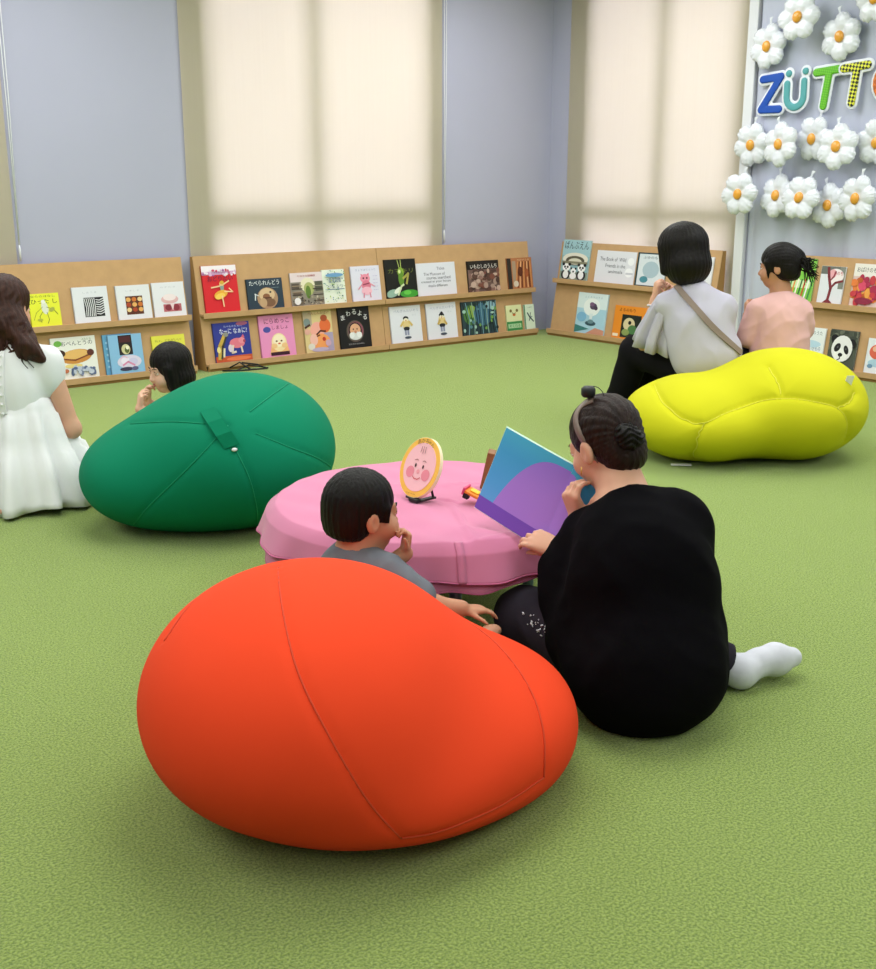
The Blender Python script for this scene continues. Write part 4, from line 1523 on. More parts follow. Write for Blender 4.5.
# ------------------------------------------------------------------ wooden bookend and little picture toy behind the open book
M_WOOD = mat('brown_wood', '#8a5c38', 0.55, 0.35, bump=0.06, bscale=30, var=0.12, vscale=10, stretch=(1, 1, 6))
wp = W((.145, 3.46, TZ + .004))
b = MB()
b.box((-.012, -.03, 0), (.012, .03, .118), M_WOOD, .002)
b.box((.013, -.03, 0), (.02, .03, .105), M_WOOD, .002)
fw = frame3(D((.12, 1, 0)), W((.22, .1, 1)))
b.v = [tuple(fw @ np.array(v)) for v in b.v]
o = b.build('wooden_bookend', None, wp)
tag(o, 'brown wooden bookend board standing on the pink table behind the open book', 'bookend')
wp = W((.108, 3.30, TZ + .010))
toy = empty('picture_toy', wp)
tag(toy, 'small orange and yellow picture toy lying at the left edge of the open book', 'toy')
M_TOY = [mat('toy_orange', '#ee8a30', 0.5), mat('toy_yellow', '#f2c23c', 0.5), mat('toy_magenta', '#d8507c', 0.5)]
b = MB()
b.box((-.03, -.025, .012), (.04, .025, .022), M_TOY[0], .003)
ft = frame3(D((.4, .9, 0)), (-.05, -.45, 1))
put(b, 'board', toy, ft, wp, wp)
b = MB()
b.box((-.018, -.014, .022), (.012, .012, .027), M_TOY[1], .002)
b.tube([(.018, 0, .022), (.018, 0, .034)], .007, M_TOY[1], 10)
put(b, 'picture', toy, ft, wp, wp)
b = MB()
b.box((-.036, -.028, .006), (-.029, .02, .03), M_TOY[2], .002)
put(b, 'spine', toy, ft, wp, wp)
b = MB()
b.box((-.03, -.026, -.003), (-.012, -.006, .014), M_WIRE, .002)
b.box((.02, -.02, -.008), (.034, .0, .014), M_WIRE, .002)
put(b, 'foot', toy, ft, wp, wp)

# ------------------------------------------------------------------ people
M_SKIN = mat('skin_warm', '#d9a58a', 0.55, 0.35, bump=0.02, bscale=300, var=0.03, vscale=20, sss=0.15)
M_SKIN_K = mat('skin_child', '#e0b196', 0.55, 0.35, bump=0.02, bscale=300, var=0.03, vscale=20, sss=0.15)
M_SKIN_D = mat('skin_tanned', '#c58f70', 0.55, 0.35, bump=0.02, bscale=300, var=0.03, vscale=20, sss=0.15)
M_HAIR = mat('black_hair', '#120e0c', 0.5, 0.18, bump=0.35, bscale=60, var=0.3, vscale=30, stretch=(3, 3, .35))
M_HAIR_B = mat('dark_brown_hair', '#241612', 0.5, 0.2, bump=0.35, bscale=60, var=0.4, vscale=30, stretch=(3, 3, .35))
M_HAIR_W = mat('brown_wavy_hair', '#3a2018', 0.5, 0.22, bump=0.35, bscale=60, var=0.4, vscale=30, stretch=(3, 3, .35))
M_EYEW = mat('eye_white', '#e9e6e2', 0.3, 0.5)
M_IRIS = mat('eye_dark', '#1c120e', 0.2, 0.5)
M_LIP = mat('lips', '#b5645a', 0.5, 0.35)


def head(S, c, M, s, child=False, neck=None, nr=.05):
    c = np.array(c, float)

    def p(x, y, z):
        return c + M @ (np.array([x, y, z]) * s)
    S.ell(p(0, -.012, .035), np.array([.076, .094, .085]) * s, M, k=.012 * s)
    S.ell(p(0, .03, -.03), np.array([.060, .066, .080]) * s, M, k=.02 * s)
    S.ell(p(0, .052, -.086), np.array([.030, .030, .025]) * s, M, k=.03 * s)
    for q in (-1, 1):
        S.ell(p(q * .034, .060, -.035), np.array([.028, .03, .03]) * s, M, k=.02 * s)
        if child:
            S.ell(p(q * .036, .066, -.042), np.array([.031, .032, .030]) * s, M, k=.016 * s)
        S.ell(p(q * .031, .101, .0), np.array([.017, .014, .011]) * s, M, k=.008 * s, sub=True)
        S.ell(p(q * .031, .0855, .0), np.array([.0125] * 3) * s, M, k=.003 * s)
        S.ell(p(q * .080, -.006, -.012), np.array([.011, .021, .032]) * s, M, k=.006 * s)
        S.ell(p(q * .092, .000, -.010), np.array([.007, .011, .019]) * s, M, k=.004 * s, sub=True)
    S.cap(p(0, .089, .0), p(0, .107, -.032), .008 * s, .0115 * s, k=.012 * s)
    S.ell(p(0, .103, -.036), np.array([.017, .009, .008]) * s, M, k=.008 * s)
    S.cap(p(-.032, .083, .02), p(.032, .083, .02), .011 * s, k=.014 * s)
    S.cap(p(-.014, .091, -.059), p(.014, .091, -.059), .008 * s, k=.010 * s)
    S.cap(p(-.012, .088, -.067), p(.012, .088, -.067), .008 * s, k=.008 * s)
    S.cap(p(-.016, .101, -.063), p(.016, .101, -.063), .0025 * s, k=.004 * s, sub=True)
    if neck is not None:
        S.cap(p(0, -.022, -.05), neck, nr * .95, nr * 1.05, k=.03)
    return p


def face_bits(parent, base, c, M, s, brow=M_HAIR, gaze=(0, 1, 0)):
    c = np.array(c, float)
    for q in (-1, 1):
        b = MB()
        g = np.array(gaze, float)
        o = np.array([q * .031, .0845, .0])
        b.sphere(c + M @ (o * s), .0122 * s, M_EYEW, seg=14)
        b.sphere(c + M @ ((o + g * .0085) * s), (.0058 * s, .0048 * s, .0062 * s), M_IRIS, M, seg=12)
        b.build('eye', parent, off=base)
        b = MB()
        b.tube([c + M @ (np.array(v) * s) for v in ((q * .016, .0985, .021), (q * .030, .0965, .026), (q * .044, .0885, .022))], [.0022 * s, .0028 * s, .0015 * s], brow, 6)
        b.tube([c + M @ (np.array(v) * s) for v in ((q * .020, .0945, .004), (q * .031, .0968, .0095), (q * .042, .0915, .003))], [.0012 * s, .0018 * s, .0012 * s], M_IRIS, 6)
        b.build('eyebrow', parent, off=base)
    b = MB()
    b.tube([c + M @ (np.array(v) * s) for v in ((-.019, .0955, -.062), (-.007, .1005, -.0585), (0, .1, -.0595), (.007, .1005, -.0585), (.019, .0955, -.062))], [.001 * s, .0036 * s, .003 * s, .0036 * s, .001 * s], M_LIP, 8)
    b.tube([c + M @ (np.array(v) * s) for v in ((-.017, .0955, -.064), (0, .099, -.069), (.017, .0955, -.064))], [.001 * s, .0042 * s, .001 * s], M_LIP, 8)
    b.build('mouth', parent, off=base)


def hand(S, w, y, n, side, curl, s=1.0, thumb=(.75, .6, .25), spread=1.0):
    """palm, four unequal bent fingers and a thumb from the side of the palm; n = the way the palm faces"""
    w, y, n = np.array(w, float), np.array(y, float), np.array(n, float)
    y = y / np.linalg.norm(y)
    n = n - y * (n @ y)
    n /= np.linalg.norm(n)
    x = np.cross(y, n) * side
    offs = (.027, .009, -.010, -.028)
    kn = (.084, .088, .084, .075)
    ln = (.068, .077, .071, .055)
    rd = (.0088, .009, .0085, .0075)
    if np.isscalar(curl):
        curl = [curl] * 4
    for i in range(4):
        a = w + (x * offs[i] * .55 + y * .012) * s
        k0 = w + (x * offs[i] * spread + y * kn[i] - n * .002) * s
        S.cap(a, k0, .0145 * s, .0108 * s, k=.010 * s)
        ang = 0
        p = k0
        for j, (fr, cf) in enumerate(((.45, .75), (.31, 1.0), (.24, .7))):
            ang += math.radians(curl[i] * cf)
            d = y * math.cos(ang) + n * math.sin(ang) + x * offs[i] * (spread - 1) * 2
            q = p + d * ln[i] * fr * s
            r0, r1 = rd[i] * (1 - .1 * j) * s, rd[i] * (.9 - .1 * j) * s
            S.cap(p, q, r0, r1, k=.0035 * s)
            p = q
    S.ell(w + (y * .045 + n * .004) * s, np.array([.036, .045, .014]) * s, np.stack([x, y, n], 1), k=.012 * s)
    t = x * thumb[0] + y * thumb[1] + n * thumb[2]
    t /= np.linalg.norm(t)
    p0 = w + (x * .020 + y * .022 + n * .006) * s
    p1 = p0 + t * .040 * s
    t2 = t * .8 + y * .45 + n * .15
    t2 /= np.linalg.norm(t2)
    p2 = p1 + t2 * .030 * s
    p3 = p2 + (t2 * .9 + n * .2) * .022 * s
    S.cap(p0, p1, .0145 * s, .0105 * s, k=.010 * s)
    S.cap(p1, p2, .0102 * s, .0092 * s, k=.004 * s)
    S.cap(p2, p3, .0092 * s, .0072 * s, k=.004 * s)


def foot(S, heel, toe, up, s=1.0, k=.012, socks=0.0):
    heel, toe = np.array(heel, float), np.array(toe, float)
    d = toe - heel
    L = np.linalg.norm(d)
    d /= L
    S.cap(heel, heel + d * L * .7, .034 * s + socks, .034 * s + socks, k=k)
    side = np.cross(d, np.array(up, float))
    side /= np.linalg.norm(side)
    for q, e in ((-.02, .95), (0, 1.0), (.02, .92)):
        S.cap(heel + d * L * .55 + side * q * s, heel + d * L * e + side * q * s, .024 * s + socks, .014 * s + socks, k=k)


def strands(c, M, axis=2, n=34, amp=.0018, tw=1.2, seed=3, wob=40):
    """grooves that run along a head of hair, around one of its axes"""
    c = np.array(c, float)

    def f(P):
        q = (P - c) @ M
        if axis == 2:
            a = np.arctan2(q[:, 1], q[:, 0])
        else:
            a = np.arctan2(q[:, 2], q[:, 0])
        w = vnoise(P, wob, seed)
        return amp * (np.sin(n * a + tw * w) * .6 + np.sin(n * 2.3 * a + 2 * w) * .4)
    return f


def wrinkle(amp, sc_, seed, squash=(1, 1, 1)):
    def f(P):
        w = vnoise(P * np.array(squash), sc_, seed)
        return -amp * (1 - np.abs(w)) ** 2 + amp * .5
    return f


def hair_parts(S, p, M, s, front=.0, bangs=.028, thick=1.0, face=(.058, .062, .085), side_z=-.03, back_z=-.06):
    S.ell(p(0, -.014, .037), np.array([.086, .104, .093]) * s * thick, M, k=.01)


# ---- the woman in black who reads to the child
A = lambda r, d, z: W((r, d, z))
base = A(.52, 2.72, 0)
hc = A(.438, 2.91, .630)
HM = frame3(D((-.57, .73, -.40)), A(-.04, .0, 1))
S = SD()
hp = head(S, hc, HM, 1.0, neck=A(.475, 2.845, .525), nr=.052)
S.chain([A(.475, 2.845, .525), A(.49, 2.79, .43), A(.51, 2.71, .28), A(.52, 2.68, .13)], [.05, .10, .12, .13], k=.05)
S.chain([A(.49, 2.80, .44), A(.385, 2.86, .40), A(.345, 2.87, .27)], [.06, .048, .04], k=.03)
LW = A(.318, 2.862, .358)
S.cap(A(.345, 2.87, .27), LW, .038, .026, k=.02)
hand(S, LW, D((-.84, .44, .22)), D((-.25, .75, -.45)), 1, [34, 38, 42, 48], .86, thumb=(.1, .9, .6))
S.chain([A(.49, 2.79, .44), A(.62, 2.79, .44), A(.60, 2.90, .27), A(.375, 2.895, .425)], [.06, .05, .038, .027], k=.03)
hand(S, A(.372, 2.893, .430), D((-.30, -.22, .9)), D((.55, .35, .3)), -1, [50, 60, 65, 70], .92)
S.chain([A(.45, 2.70, .13), A(.24, 2.94, .135), A(.42, 3.06, .06)], [.10, .065, .045], k=.03)
S.chain([A(.59, 2.70, .13), A(.66, 3.02, .10), A(.68, 2.86, .07), A(.765, 2.80, .055)], [.10, .065, .05, .036], k=.03)
S.chain([A(.797, 2.773, .046), A(.855, 2.812, .056), A(.905, 2.832, .056), A(.955, 2.855, .052)], [.036, .029, .035, .020], k=.012)
reader = skin('person', S, .0048, M_SKIN, None, base, 1)
tag(reader, 'person in loose black top sitting on the floor with an open picture book', 'person')
face_bits(reader, base, hc, HM, 1.0, M_HAIR_B, (0, .9, -.4))
# hair gathered to a bun
S = SD()
S.ell(hp(0, -.016, .038), np.array([.085, .103, .092]), HM)
S.ell(hp(0, -.055, -.03), np.array([.066, .058, .07]), HM, k=.03)
S.ell(hp(0, .092, -.045), np.array([.070, .066, .095]), HM, k=.015, sub=True)
for q in (-1, 1):
    S.ell(hp(q * .086, .008, -.022), np.array([.03, .030, .036]), HM, k=.01, sub=True)
S.plane(hp(0, -.06, -.088), HM @ np.array([0, .15, -1.0]), k=.02)
bunc = hp(-.024, -.108, -.002)
S.post.append(strands(bunc, frame3(HM @ np.array([-.1, 1, -.1]), HM[:, 2]), axis=1, n=26, amp=.0022, tw=1.0))
hair = skin('hair', S, .0042, M_HAIR_B, reader, base, 1)
S = SD()
S.ell(bunc, np.array([.036, .026, .036]), HM)
S.cap(bunc + HM @ np.array([-.02, -.006, .012]), bunc + HM @ np.array([.018, -.012, -.01]), .02, .018, k=.008)
S.post.append(lambda P: .003 * np.sin(((P - bunc) @ HM)[:, 2] * 420 + 4 * np.sin(((P - bunc) @ HM)[:, 0] * 90)))
skin('bun', S, .0035, M_HAIR, hair, base, 1)
# headband, black pad and its wire
M_BAND = mat('grey_brown_band', '#84746c', 0.45, 0.4, bump=0.1, bscale=90, stretch=(1, 1, 8))
hb = BVHTree.FromPolygons([tuple(hair.matrix_basis @ v.co + Vector(base)) for v in hair.data.vertices], [tuple(f.vertices) for f in hair.data.polygons])
b = MB()
pts = []
for q in curve_pts([(599, 464), (590, 450), (580, 434), (576, 420), (579, 410), (587, 403), (594, 400)], 30):
    hit = hb.ray_cast(Vector(CAM_P), Vector(sight(*q)))
    if hit[0] is not None:
        pts.append((np.array(hit[0]), np.array(hit[1])))
PP = np.array([p for p, n in pts])
NN = np.array([n for p, n in pts])
for _ in range(8):
    PP[1:-1] = .5 * PP[1:-1] + .25 * (PP[:-2] + PP[2:])
    NN[1:-1] = .5 * NN[1:-1] + .25 * (NN[:-2] + NN[2:])
vs, fs = [], []
for i, (p, n) in enumerate(zip(PP, NN)):
    t = PP[min(i + 1, len(PP) - 1)] - PP[max(i - 1, 0)]
    sd_ = np.cross(t, n)
    sd_ /= np.linalg.norm(sd_) + 1e-9
    wdt = .010
    for a, h_ in ((-1, .001), (1, .001), (1, .005), (-1, .005)):
        vs.append(p + sd_ * a * wdt + n * h_)
for i in range(len(PP) - 1):
    for k in range(4):
        fs.append((i * 4 + k, i * 4 + (k + 1) % 4, i * 4 + 4 + (k + 1) % 4, i * 4 + 4 + k))
b.add(vs, fs, M_BAND, True)
band = b.build('headband', reader, off=base)
b = MB()
pc = PP[-1] + A(-.014, .01, .020)
b.tube([pc + A(0, 0, -.014), pc + A(0, 0, -.008), pc + A(0, 0, .008), pc + A(0, 0, .014)], [.014, .0185, .0185, .012], M_WIRE, 18)
b.build('black_pad', band, off=base)
b = MB()
b.tube(curve_pts([pc + A(.012, 0, .014), pc + A(.026, 0, .010), pc + A(.038, 0, -.004), pc + A(.040, .0, -.022)], 12), .0012, M_WIRE, 6)
b.build('wire', band, off=base)
b = MB()
ear = hp(-.094, .012, -.042)
b.tube([ear, ear + A(0, -.002, -.012), ear + A(.001, 0, -.022)], .0018, mat('gold_earring', '#d8b060', .3, .5, metal=.8), 6)
b.build('earring', reader, off=base)
# loose black top
M_BLACK = mat('black_cotton', '#08070a', 0.95, 0.06, bump=0.06, bscale=260, var=0.15, vscale=6)
S = SD()
S.ell(A(.515, 2.645, .14), (.205, .235, .19), LF)
S.ell(A(.515, 2.69, .30), (.19, .165, .21), LF, k=.06)
S.ell(A(.505, 2.765, .415), (.165, .12, .125), LF, k=.06)
S.chain([A(.395, 2.85, .405), A(.485, 2.81, .470), A(.615, 2.78, .462)], [.062, .058, .068], k=.05)
S.chain([A(.39, 2.855, .395), A(.350, 2.865, .285), A(.335, 2.85, .22)], [.064, .066, .060], k=.05)
S.chain([A(.62, 2.785, .44), A(.65, 2.86, .27), A(.60, 2.94, .30)], [.070, .07, .06], k=.05)
S.cap(A(.36, 2.84, .33), A(.37, 2.74, .16), .065, .09, k=.06)
S.ell(A(.640, 2.74, .16), (.085, .12, .14), LF, k=.06)
S.cap(A(.472, 2.86, .510), A(.445, 2.90, .60), .062, .060, k=.012, sub=True)
S.plane((0, 0, .004), (0, 0, -1))
S.post.append(wrinkle(.012, 9, 5, (1, 1, .7)))
S.post.append(wrinkle(.004, 24, 6))
skin('black_top', S, .0085, M_BLACK, reader, base, 2)
M_PANTS = mat('charcoal_trousers', '#2b2730', 0.9, 0.15, bump=0.06, bscale=260, var=0.1, vscale=8)
S = SD()
S.chain([A(.45, 2.70, .13), A(.24, 2.94, .135), A(.42, 3.06, .07)], [.115, .080, .060], k=.03)
S.chain([A(.59, 2.70, .13), A(.66, 3.02, .11), A(.675, 2.86, .075), A(.765, 2.80, .060)], [.115, .08, .06, .054], k=.03)
S.plane((0, 0, .004), (0, 0, -1))
S.plane(A(.783, 2.78, .06), A(.9, -.25, 0), k=0)
S.post.append(wrinkle(.005, 22, 8))
tr = skin('trousers', S, .007, M_PANTS, reader, base, 1)
tb = BVHTree.FromPolygons([tuple(v.co + Vector(base)) for v in tr.data.vertices], [tuple(f.vertices) for f in tr.data.polygons])
M_PRINT = mat('white_print', '#d4d6dc', 0.8)
rs = random.Random(4)
b = MB()
for i in range(42):
    t = i / 41
    q = (526 + 36 * t + rs.uniform(-5, 5), 618 + 26 * t + rs.uniform(-6, 6))
    hit = tb.ray_cast(Vector(CAM_P), Vector(sight(*q)))
    if hit[0] is not None and hit[3] < 3.6:
        p, n = np.array(hit[0]), np.array(hit[1])
        b.tube([p + n * .0012, p + n * .0012 + A(rs.uniform(-.008, .010), rs.uniform(-.006, .006), rs.uniform(-.004, .006))], rs.uniform(.0012, .0022), M_PRINT, 5)
if b.v:
    b.build('print', tr, off=base)
M_SOCK = mat('pale_grey_sock', '#d3d3dc', 0.9, 0.1, bump=0.1, bscale=350, var=0.05, vscale=30)
S = SD()
S.chain([A(.797, 2.773, .044), A(.855, 2.812, .056), A(.905, 2.832, .056), A(.955, 2.855, .052)], [.043, .036, .043, .028], k=.016)
S.cap(A(.745, 2.80, .056), A(.797, 2.777, .048), .041, .041, k=.02)
S.plane((0, 0, .002), (0, 0, -1))
S.plane(A(.762, 2.79, .06), A(-.9, .25, 0))
skin('sock', S, .005, M_SOCK, reader, base, 2)

# ---- the open picture book in her hands
M_COVER = ink('#d8e4ea')
bb = A(.275, 2.912, .342)
bk = empty('open_picture_book', bb)
tag(bk, 'open picture book with purple and blue pages held by the woman in black', 'book')
spine = A(.088, .03, .222)
Lv = A(-.172, .165, .068)
Rv = A(.150, -.10, -.016)


def page_mat(name, stops, ang=0.0):
    """a printed page whose picture fades from one ink to another"""
    m = bpy.data.materials.new(name)
    m.use_nodes = True
    nt = m.node_tree
    pb = nt.nodes['Principled BSDF']
    pb.inputs['Roughness'].default_value = .4
    pb.inputs['Specular IOR Level'].default_value = .35
    uv = nt.nodes.new('ShaderNodeUVMap')
    sx = nt.nodes.new('ShaderNodeSeparateXYZ')
    nt.links.new(uv.outputs[0], sx.inputs[0])
    r = nt.nodes.new('ShaderNodeValToRGB')
    while len(r.color_ramp.elements) < len(stops):
        r.color_ramp.elements.new(.5)
    for e, (pos, c) in zip(r.color_ramp.elements, stops):
        e.position = pos
        e.color = lin(c)
    nt.links.new(sx.outputs[1], r.inputs[0])
    nt.links.new(r.outputs[0], pb.inputs['Base Color'])
    return m


M_SKYP = page_mat('page_sky_ink', [(0, '#6aa2e2'), (.35, '#4f9ad6'), (.75, '#3c93c4'), (1, '#3f9fc0')])
M_DOMEP = page_mat('page_dome_ink', [(0, '#a878d8'), (.5, '#a274cf'), (.85, '#8f68c4'), (1, '#8a66c6')])
M_STRIP = ink('#7447b4')
M_EDGEP = ink('#c9ecd8')


def page(name, u, v, nrm_sign, bend, art_fn):
    """curved sheet: u = width vector, v = height vector (both from the spine foot)"""
    nu = 16
    n = np.cross(u, v) * nrm_sign
    n /= np.linalg.norm(n)
    cover, block = MB(), MB()

    def at(x, y, o):
        return u * x + v * y + n * (bend * math.sin(math.pi * min(1, x * 1.0)) * (1 - .4 * x) + o)
    for mb, m, x1, y0, y1, o0, o1 in ((cover, M_EDGEP, 1.02, -.012, 1.012, -.009, -.006), (block, M_PAGE, 1.0, 0, 1, -.006, 0.0)):
        vs, fs = [], []
        for i in range(nu + 1):
            x = x1 * i / nu
            for y, o in ((y0, o0), (y1, o0), (y1, o1), (y0, o1)):
                vs.append(at(x, y, o))
        for i in range(nu):
            for k in range(4):
                fs.append((i * 4 + k, i * 4 + (k + 1) % 4, i * 4 + 4 + (k + 1) % 4, i * 4 + 4 + k))
        fs += [(3, 2, 1, 0), tuple(nu * 4 + k for k in range(4))]
        mb.add(vs, fs, m)
    cv = cover.build('cover', bk)
    b = block
    uvs = {}
    for layer, (m, poly) in enumerate(art_fn()):
        # poly: list of columns (x, ylo, yhi)
        vs = []
        for x, ya, yb_ in poly:
            vs += [at(x, ya, .0006 + .0004 * layer), at(x, yb_, .0006 + .0004 * layer)]
        st = len(b.v)
        b.add(vs, [(2 * i, 2 * i + 2, 2 * i + 3, 2 * i + 1) for i in range(len(poly) - 1)], m, True)
        for j, (x, ya, yb_) in enumerate(poly):
            uvs[st + 2 * j] = (x, ya)
            uvs[st + 2 * j + 1] = (x, yb_)
    o = b.build(name, bk)
    ul = o.data.uv_layers.new(name='page')
    for lp in o.data.loops:
        ul.data[lp.index].uv = uvs.get(lp.vertex_index, (0, 0))
    return o


def left_art():
    full = [(i / 24, 0.0, 1.0) for i in range(25)]
    strip = [(i / 24, 0.0, .20 - .10 * (i / 24) ** 1.0 + .02) for i in range(25)]
    dome = []
    for i in range(25):
        t = 1 - (1 - i / 24) ** 1.8
        x = t * .80
        dome.append((x, .08, .08 + .84 * (1 - max(0, (t - .12) / .88) ** 2.6) ** .8))
    return [(M_SKYP, full), (M_DOMEP, dome), (M_STRIP, [(x, 0, .10 + .09 * (1 - x) * 0 + .06) for x, _, _ in full])]


def right_art():
    full = [(i / 16, 0.0, 1.0) for i in range(17)]
    return [(M_SKYP, full), (M_DOMEP, [(i / 16 * .45, .1, .1 + .8 * (1 - (i / 16) ** 2.2)) for i in range(17)]), (M_STRIP, [(x, 0, .16) for x, _, _ in full])]


page('left_page', Lv, spine, -1, .006, left_art)
page('right_page', Rv, spine, 1, .008, right_art)

# ---- the little boy at the table
base = A(-.19, 2.80, 0)
hc = A(-.195, 2.83, .468)
HM = frame3(D((.84, .50, -.04)), A(-.04, 0, 1))
s_ = .89
S = SD()
hp = head(S, hc, HM, s_, True, neck=A(-.215, 2.82, .365), nr=.038)
S.chain([A(-.215, 2.82, .365), A(-.205, 2.82, .29), A(-.19, 2.81, .16), A(-.18, 2.80, .09)], [.045, .078, .08, .09], k=.04)
S.chain([A(-.215, 2.81, .325), A(-.125, 2.76, .325), A(-.015, 2.755, .242), A(.06, 2.775, .228)], [.045, .036, .028, .022], k=.02)
hand(S, A(.065, 2.777, .226), D((.95, .25, -.12)), D((0, 0, -1)), -1, [18, 22, 24, 26], .62)
S.chain([A(-.215, 2.83, .325), A(-.265, 2.855, .32), A(-.195, 2.825, .272), A(-.085, 2.822, .362)], [.045, .036, .028, .021], k=.02)
hand(S, A(-.085, 2.822, .362), D((.12, .02, .95)), D((-.75, -.25, .1)), 1, [70, 75, 80, 80], .62)
S.chain([A(-.13, 2.80, .08), A(.04, 2.86, .12), A(.14, 2.84, .05)], [.06, .045, .03], k=.02)
S.chain([A(-.22, 2.84, .08), A(-.10, 3.05, .14), A(-.02, 3.10, .04)], [.06, .045, .03], k=.02)
foot(S, A(.10, 2.80, .12), A(.155, 2.86, .14), A(0, 0, 1), .62)
boy = skin('person', S, .0042, M_SKIN_D, None, base, 1)
tag(boy, 'small child in grey shirt with short dark hair looking at the round face sign', 'person')
face_bits(boy, base, hc, HM, s_)
S = SD()
S.ell(hp(0, -.014, .040), np.array([.089, .107, .094]) * s_, HM)
S.ell(hp(0, -.050, -.022), np.array([.076, .066, .070]) * s_, HM, k=.03)
S.ell(hp(0, .080, -.060), np.array([.085, .065, .088]) * s_, HM, k=.012, sub=True)
for q in (-1, 1):
    S.ell(hp(q * .092, .006, -.030), np.array([.03, .032, .038]) * s_, HM, k=.008, sub=True)
    S.cap(hp(q * .070, .040, .02), hp(q * .072, .046, -.014), .010, .004, k=.02)
S.plane(hp(0, -.06, -.074), HM @ np.array([0, -.15, -1.0]), k=.02)
S.post.append(strands(hp(0, -.03, .06), HM, axis=2, n=30, amp=.002))
skin('hair', S, .0038, M_HAIR, boy, base, 1)
M_GREY = mat('grey_cotton_shirt', '#70747c', 0.9, 0.12, bump=0.06, bscale=260, var=0.06, vscale=10)
S = SD()
S.chain([A(-.212, 2.82, .315), A(-.19, 2.81, .17), A(-.18, 2.80, .09)], [.086, .092, .10], k=.04)
S.chain([A(-.14, 2.765, .328), A(-.215, 2.82, .345), A(-.25, 2.84, .322)], [.052, .046, .052], k=.03)
S.chain([A(-.135, 2.765, .325), A(-.05, 2.757, .268)], [.052, .050], k=.02)
S.chain([A(-.25, 2.842, .32), A(-.215, 2.840, .285)], [.048, .046], k=.02)
S.cap(A(-.213, 2.82, .368), A(-.2, 2.83, .45), .044, .05, k=.006, sub=True)
S.post.append(wrinkle(.005, 26, 12))
S.post.append(wrinkle(.003, 50, 13))
shirt = skin('grey_shirt', S, .0055, M_GREY, boy, base, 1)
b = MB()
ring = [A(-.213, 2.82, .379) + .047 * (A(math.cos(a), math.sin(a), 0)) + np.array([0, 0, .006 * math.sin(a)]) for a in np.linspace(0, 2 * math.pi, 30)]
b.tube(ring, .005, M_GREY, 8, caps=False)
b.build('collar', shirt, off=base)
S = SD()
S.chain([A(-.13, 2.80, .08), A(.02, 2.86, .12)], [.075, .056], k=.02)
S.chain([A(-.22, 2.84, .08), A(-.11, 3.03, .135)], [.075, .056], k=.02)
S.plane((0, 0, .003), (0, 0, -1))
S.post.append(wrinkle(.004, 30, 14))
skin('dark_shorts', S, .007, M_PANTS, boy, base, 1)
boy.location = [float(x) for x in base + A(.0, -.028, .006)]

# ---- the woman in the white dress
base = A(-1.74, 4.60, 0)
hc = A(-1.745, 4.64, .800)
HM = frame3(D((.30, .92, -.22)))
S = SD()
hp = head(S, hc, HM, 1.0, neck=A(-1.74, 4.60, .665), nr=.05)
S.chain([A(-1.74, 4.60, .665), A(-1.74, 4.59, .55), A(-1.74, 4.59, .36), A(-1.74, 4.60, .16)], [.06, .11, .105, .13], k=.05)
S.chain([A(-1.74, 4.59, .58), A(-1.580, 4.59, .572), A(-1.510, 4.60, .305), A(-1.60, 4.80, .25)], [.06, .044, .035, .026], k=.03)
hand(S, A(-1.60, 4.80, .25), D((-.2, .95, -.2)), D((-.9, 0, -.3)), -1, 35, .95)
S.chain([A(-1.74, 4.59, .60), A(-1.905, 4.59, .595), A(-1.97, 4.62, .33), A(-1.93, 4.80, .27)], [.06, .048, .038, .028], k=.03)
hand(S, A(-1.93, 4.805, .27), D((0, .95, -.2)), D((.9, 0, -.3)), 1, 35, .95)
for q in (-1, 1):
    S.chain([A(-1.74 + q * .09, 4.60, .17), A(-1.74 + q * .12, 4.88, .10), A(-1.74 + q * .10, 4.56, .06)], [.09, .065, .045], k=.03)
foot(S, A(-1.80, 4.50, .045), A(-1.70, 4.335, .022), A(0, 0, 1), .9)
foot(S, A(-1.66, 4.52, .045), A(-1.62, 4.42, .025), A(0, 0, 1), .9)
lady = skin('person', S, .0062, M_SKIN, None, base, 1)
tag(lady, 'person with long wavy brown hair in a sleeveless white dress at the left edge', 'person')
face_bits(lady, base, hc, HM, 1.0, M_HAIR_W)
S = SD()
S.ell(hp(0, -.016, .036), np.array([.090, .108, .096]), HM)
S.ell(hp(0, -.05, -.05), np.array([.088, .065, .10]), HM, k=.03)
S.ell(hp(0, .1, -.05), np.array([.062, .07, .10]), HM, k=.015, sub=True)
S.cap(A(-1.70, 4.565, .74), A(-1.635, 4.53, .645), .062, .045, k=.04)
S.cap(A(-1.635, 4.53, .65), A(-1.59, 4.525, .605), .045, .02, k=.03)
S.cap(A(-1.76, 4.55, .74), A(-1.765, 4.52, .64), .075, .05, k=.04)
S.cap(A(-1.83, 4.57, .74), A(-1.85, 4.55, .62), .055, .035, k=.04)


def waves(P):
    q = P - hc
    w = np.sin(q[:, 2] * 62 + 5 * q[:, 0] * 12)
    a = np.arctan2(q @ HM[:, 1], q @ HM[:, 0])
    return .005 * w * np.clip(-q[:, 2] * 8, 0, 1) + .0028 * np.sin(26 * a + 2.2 * w)


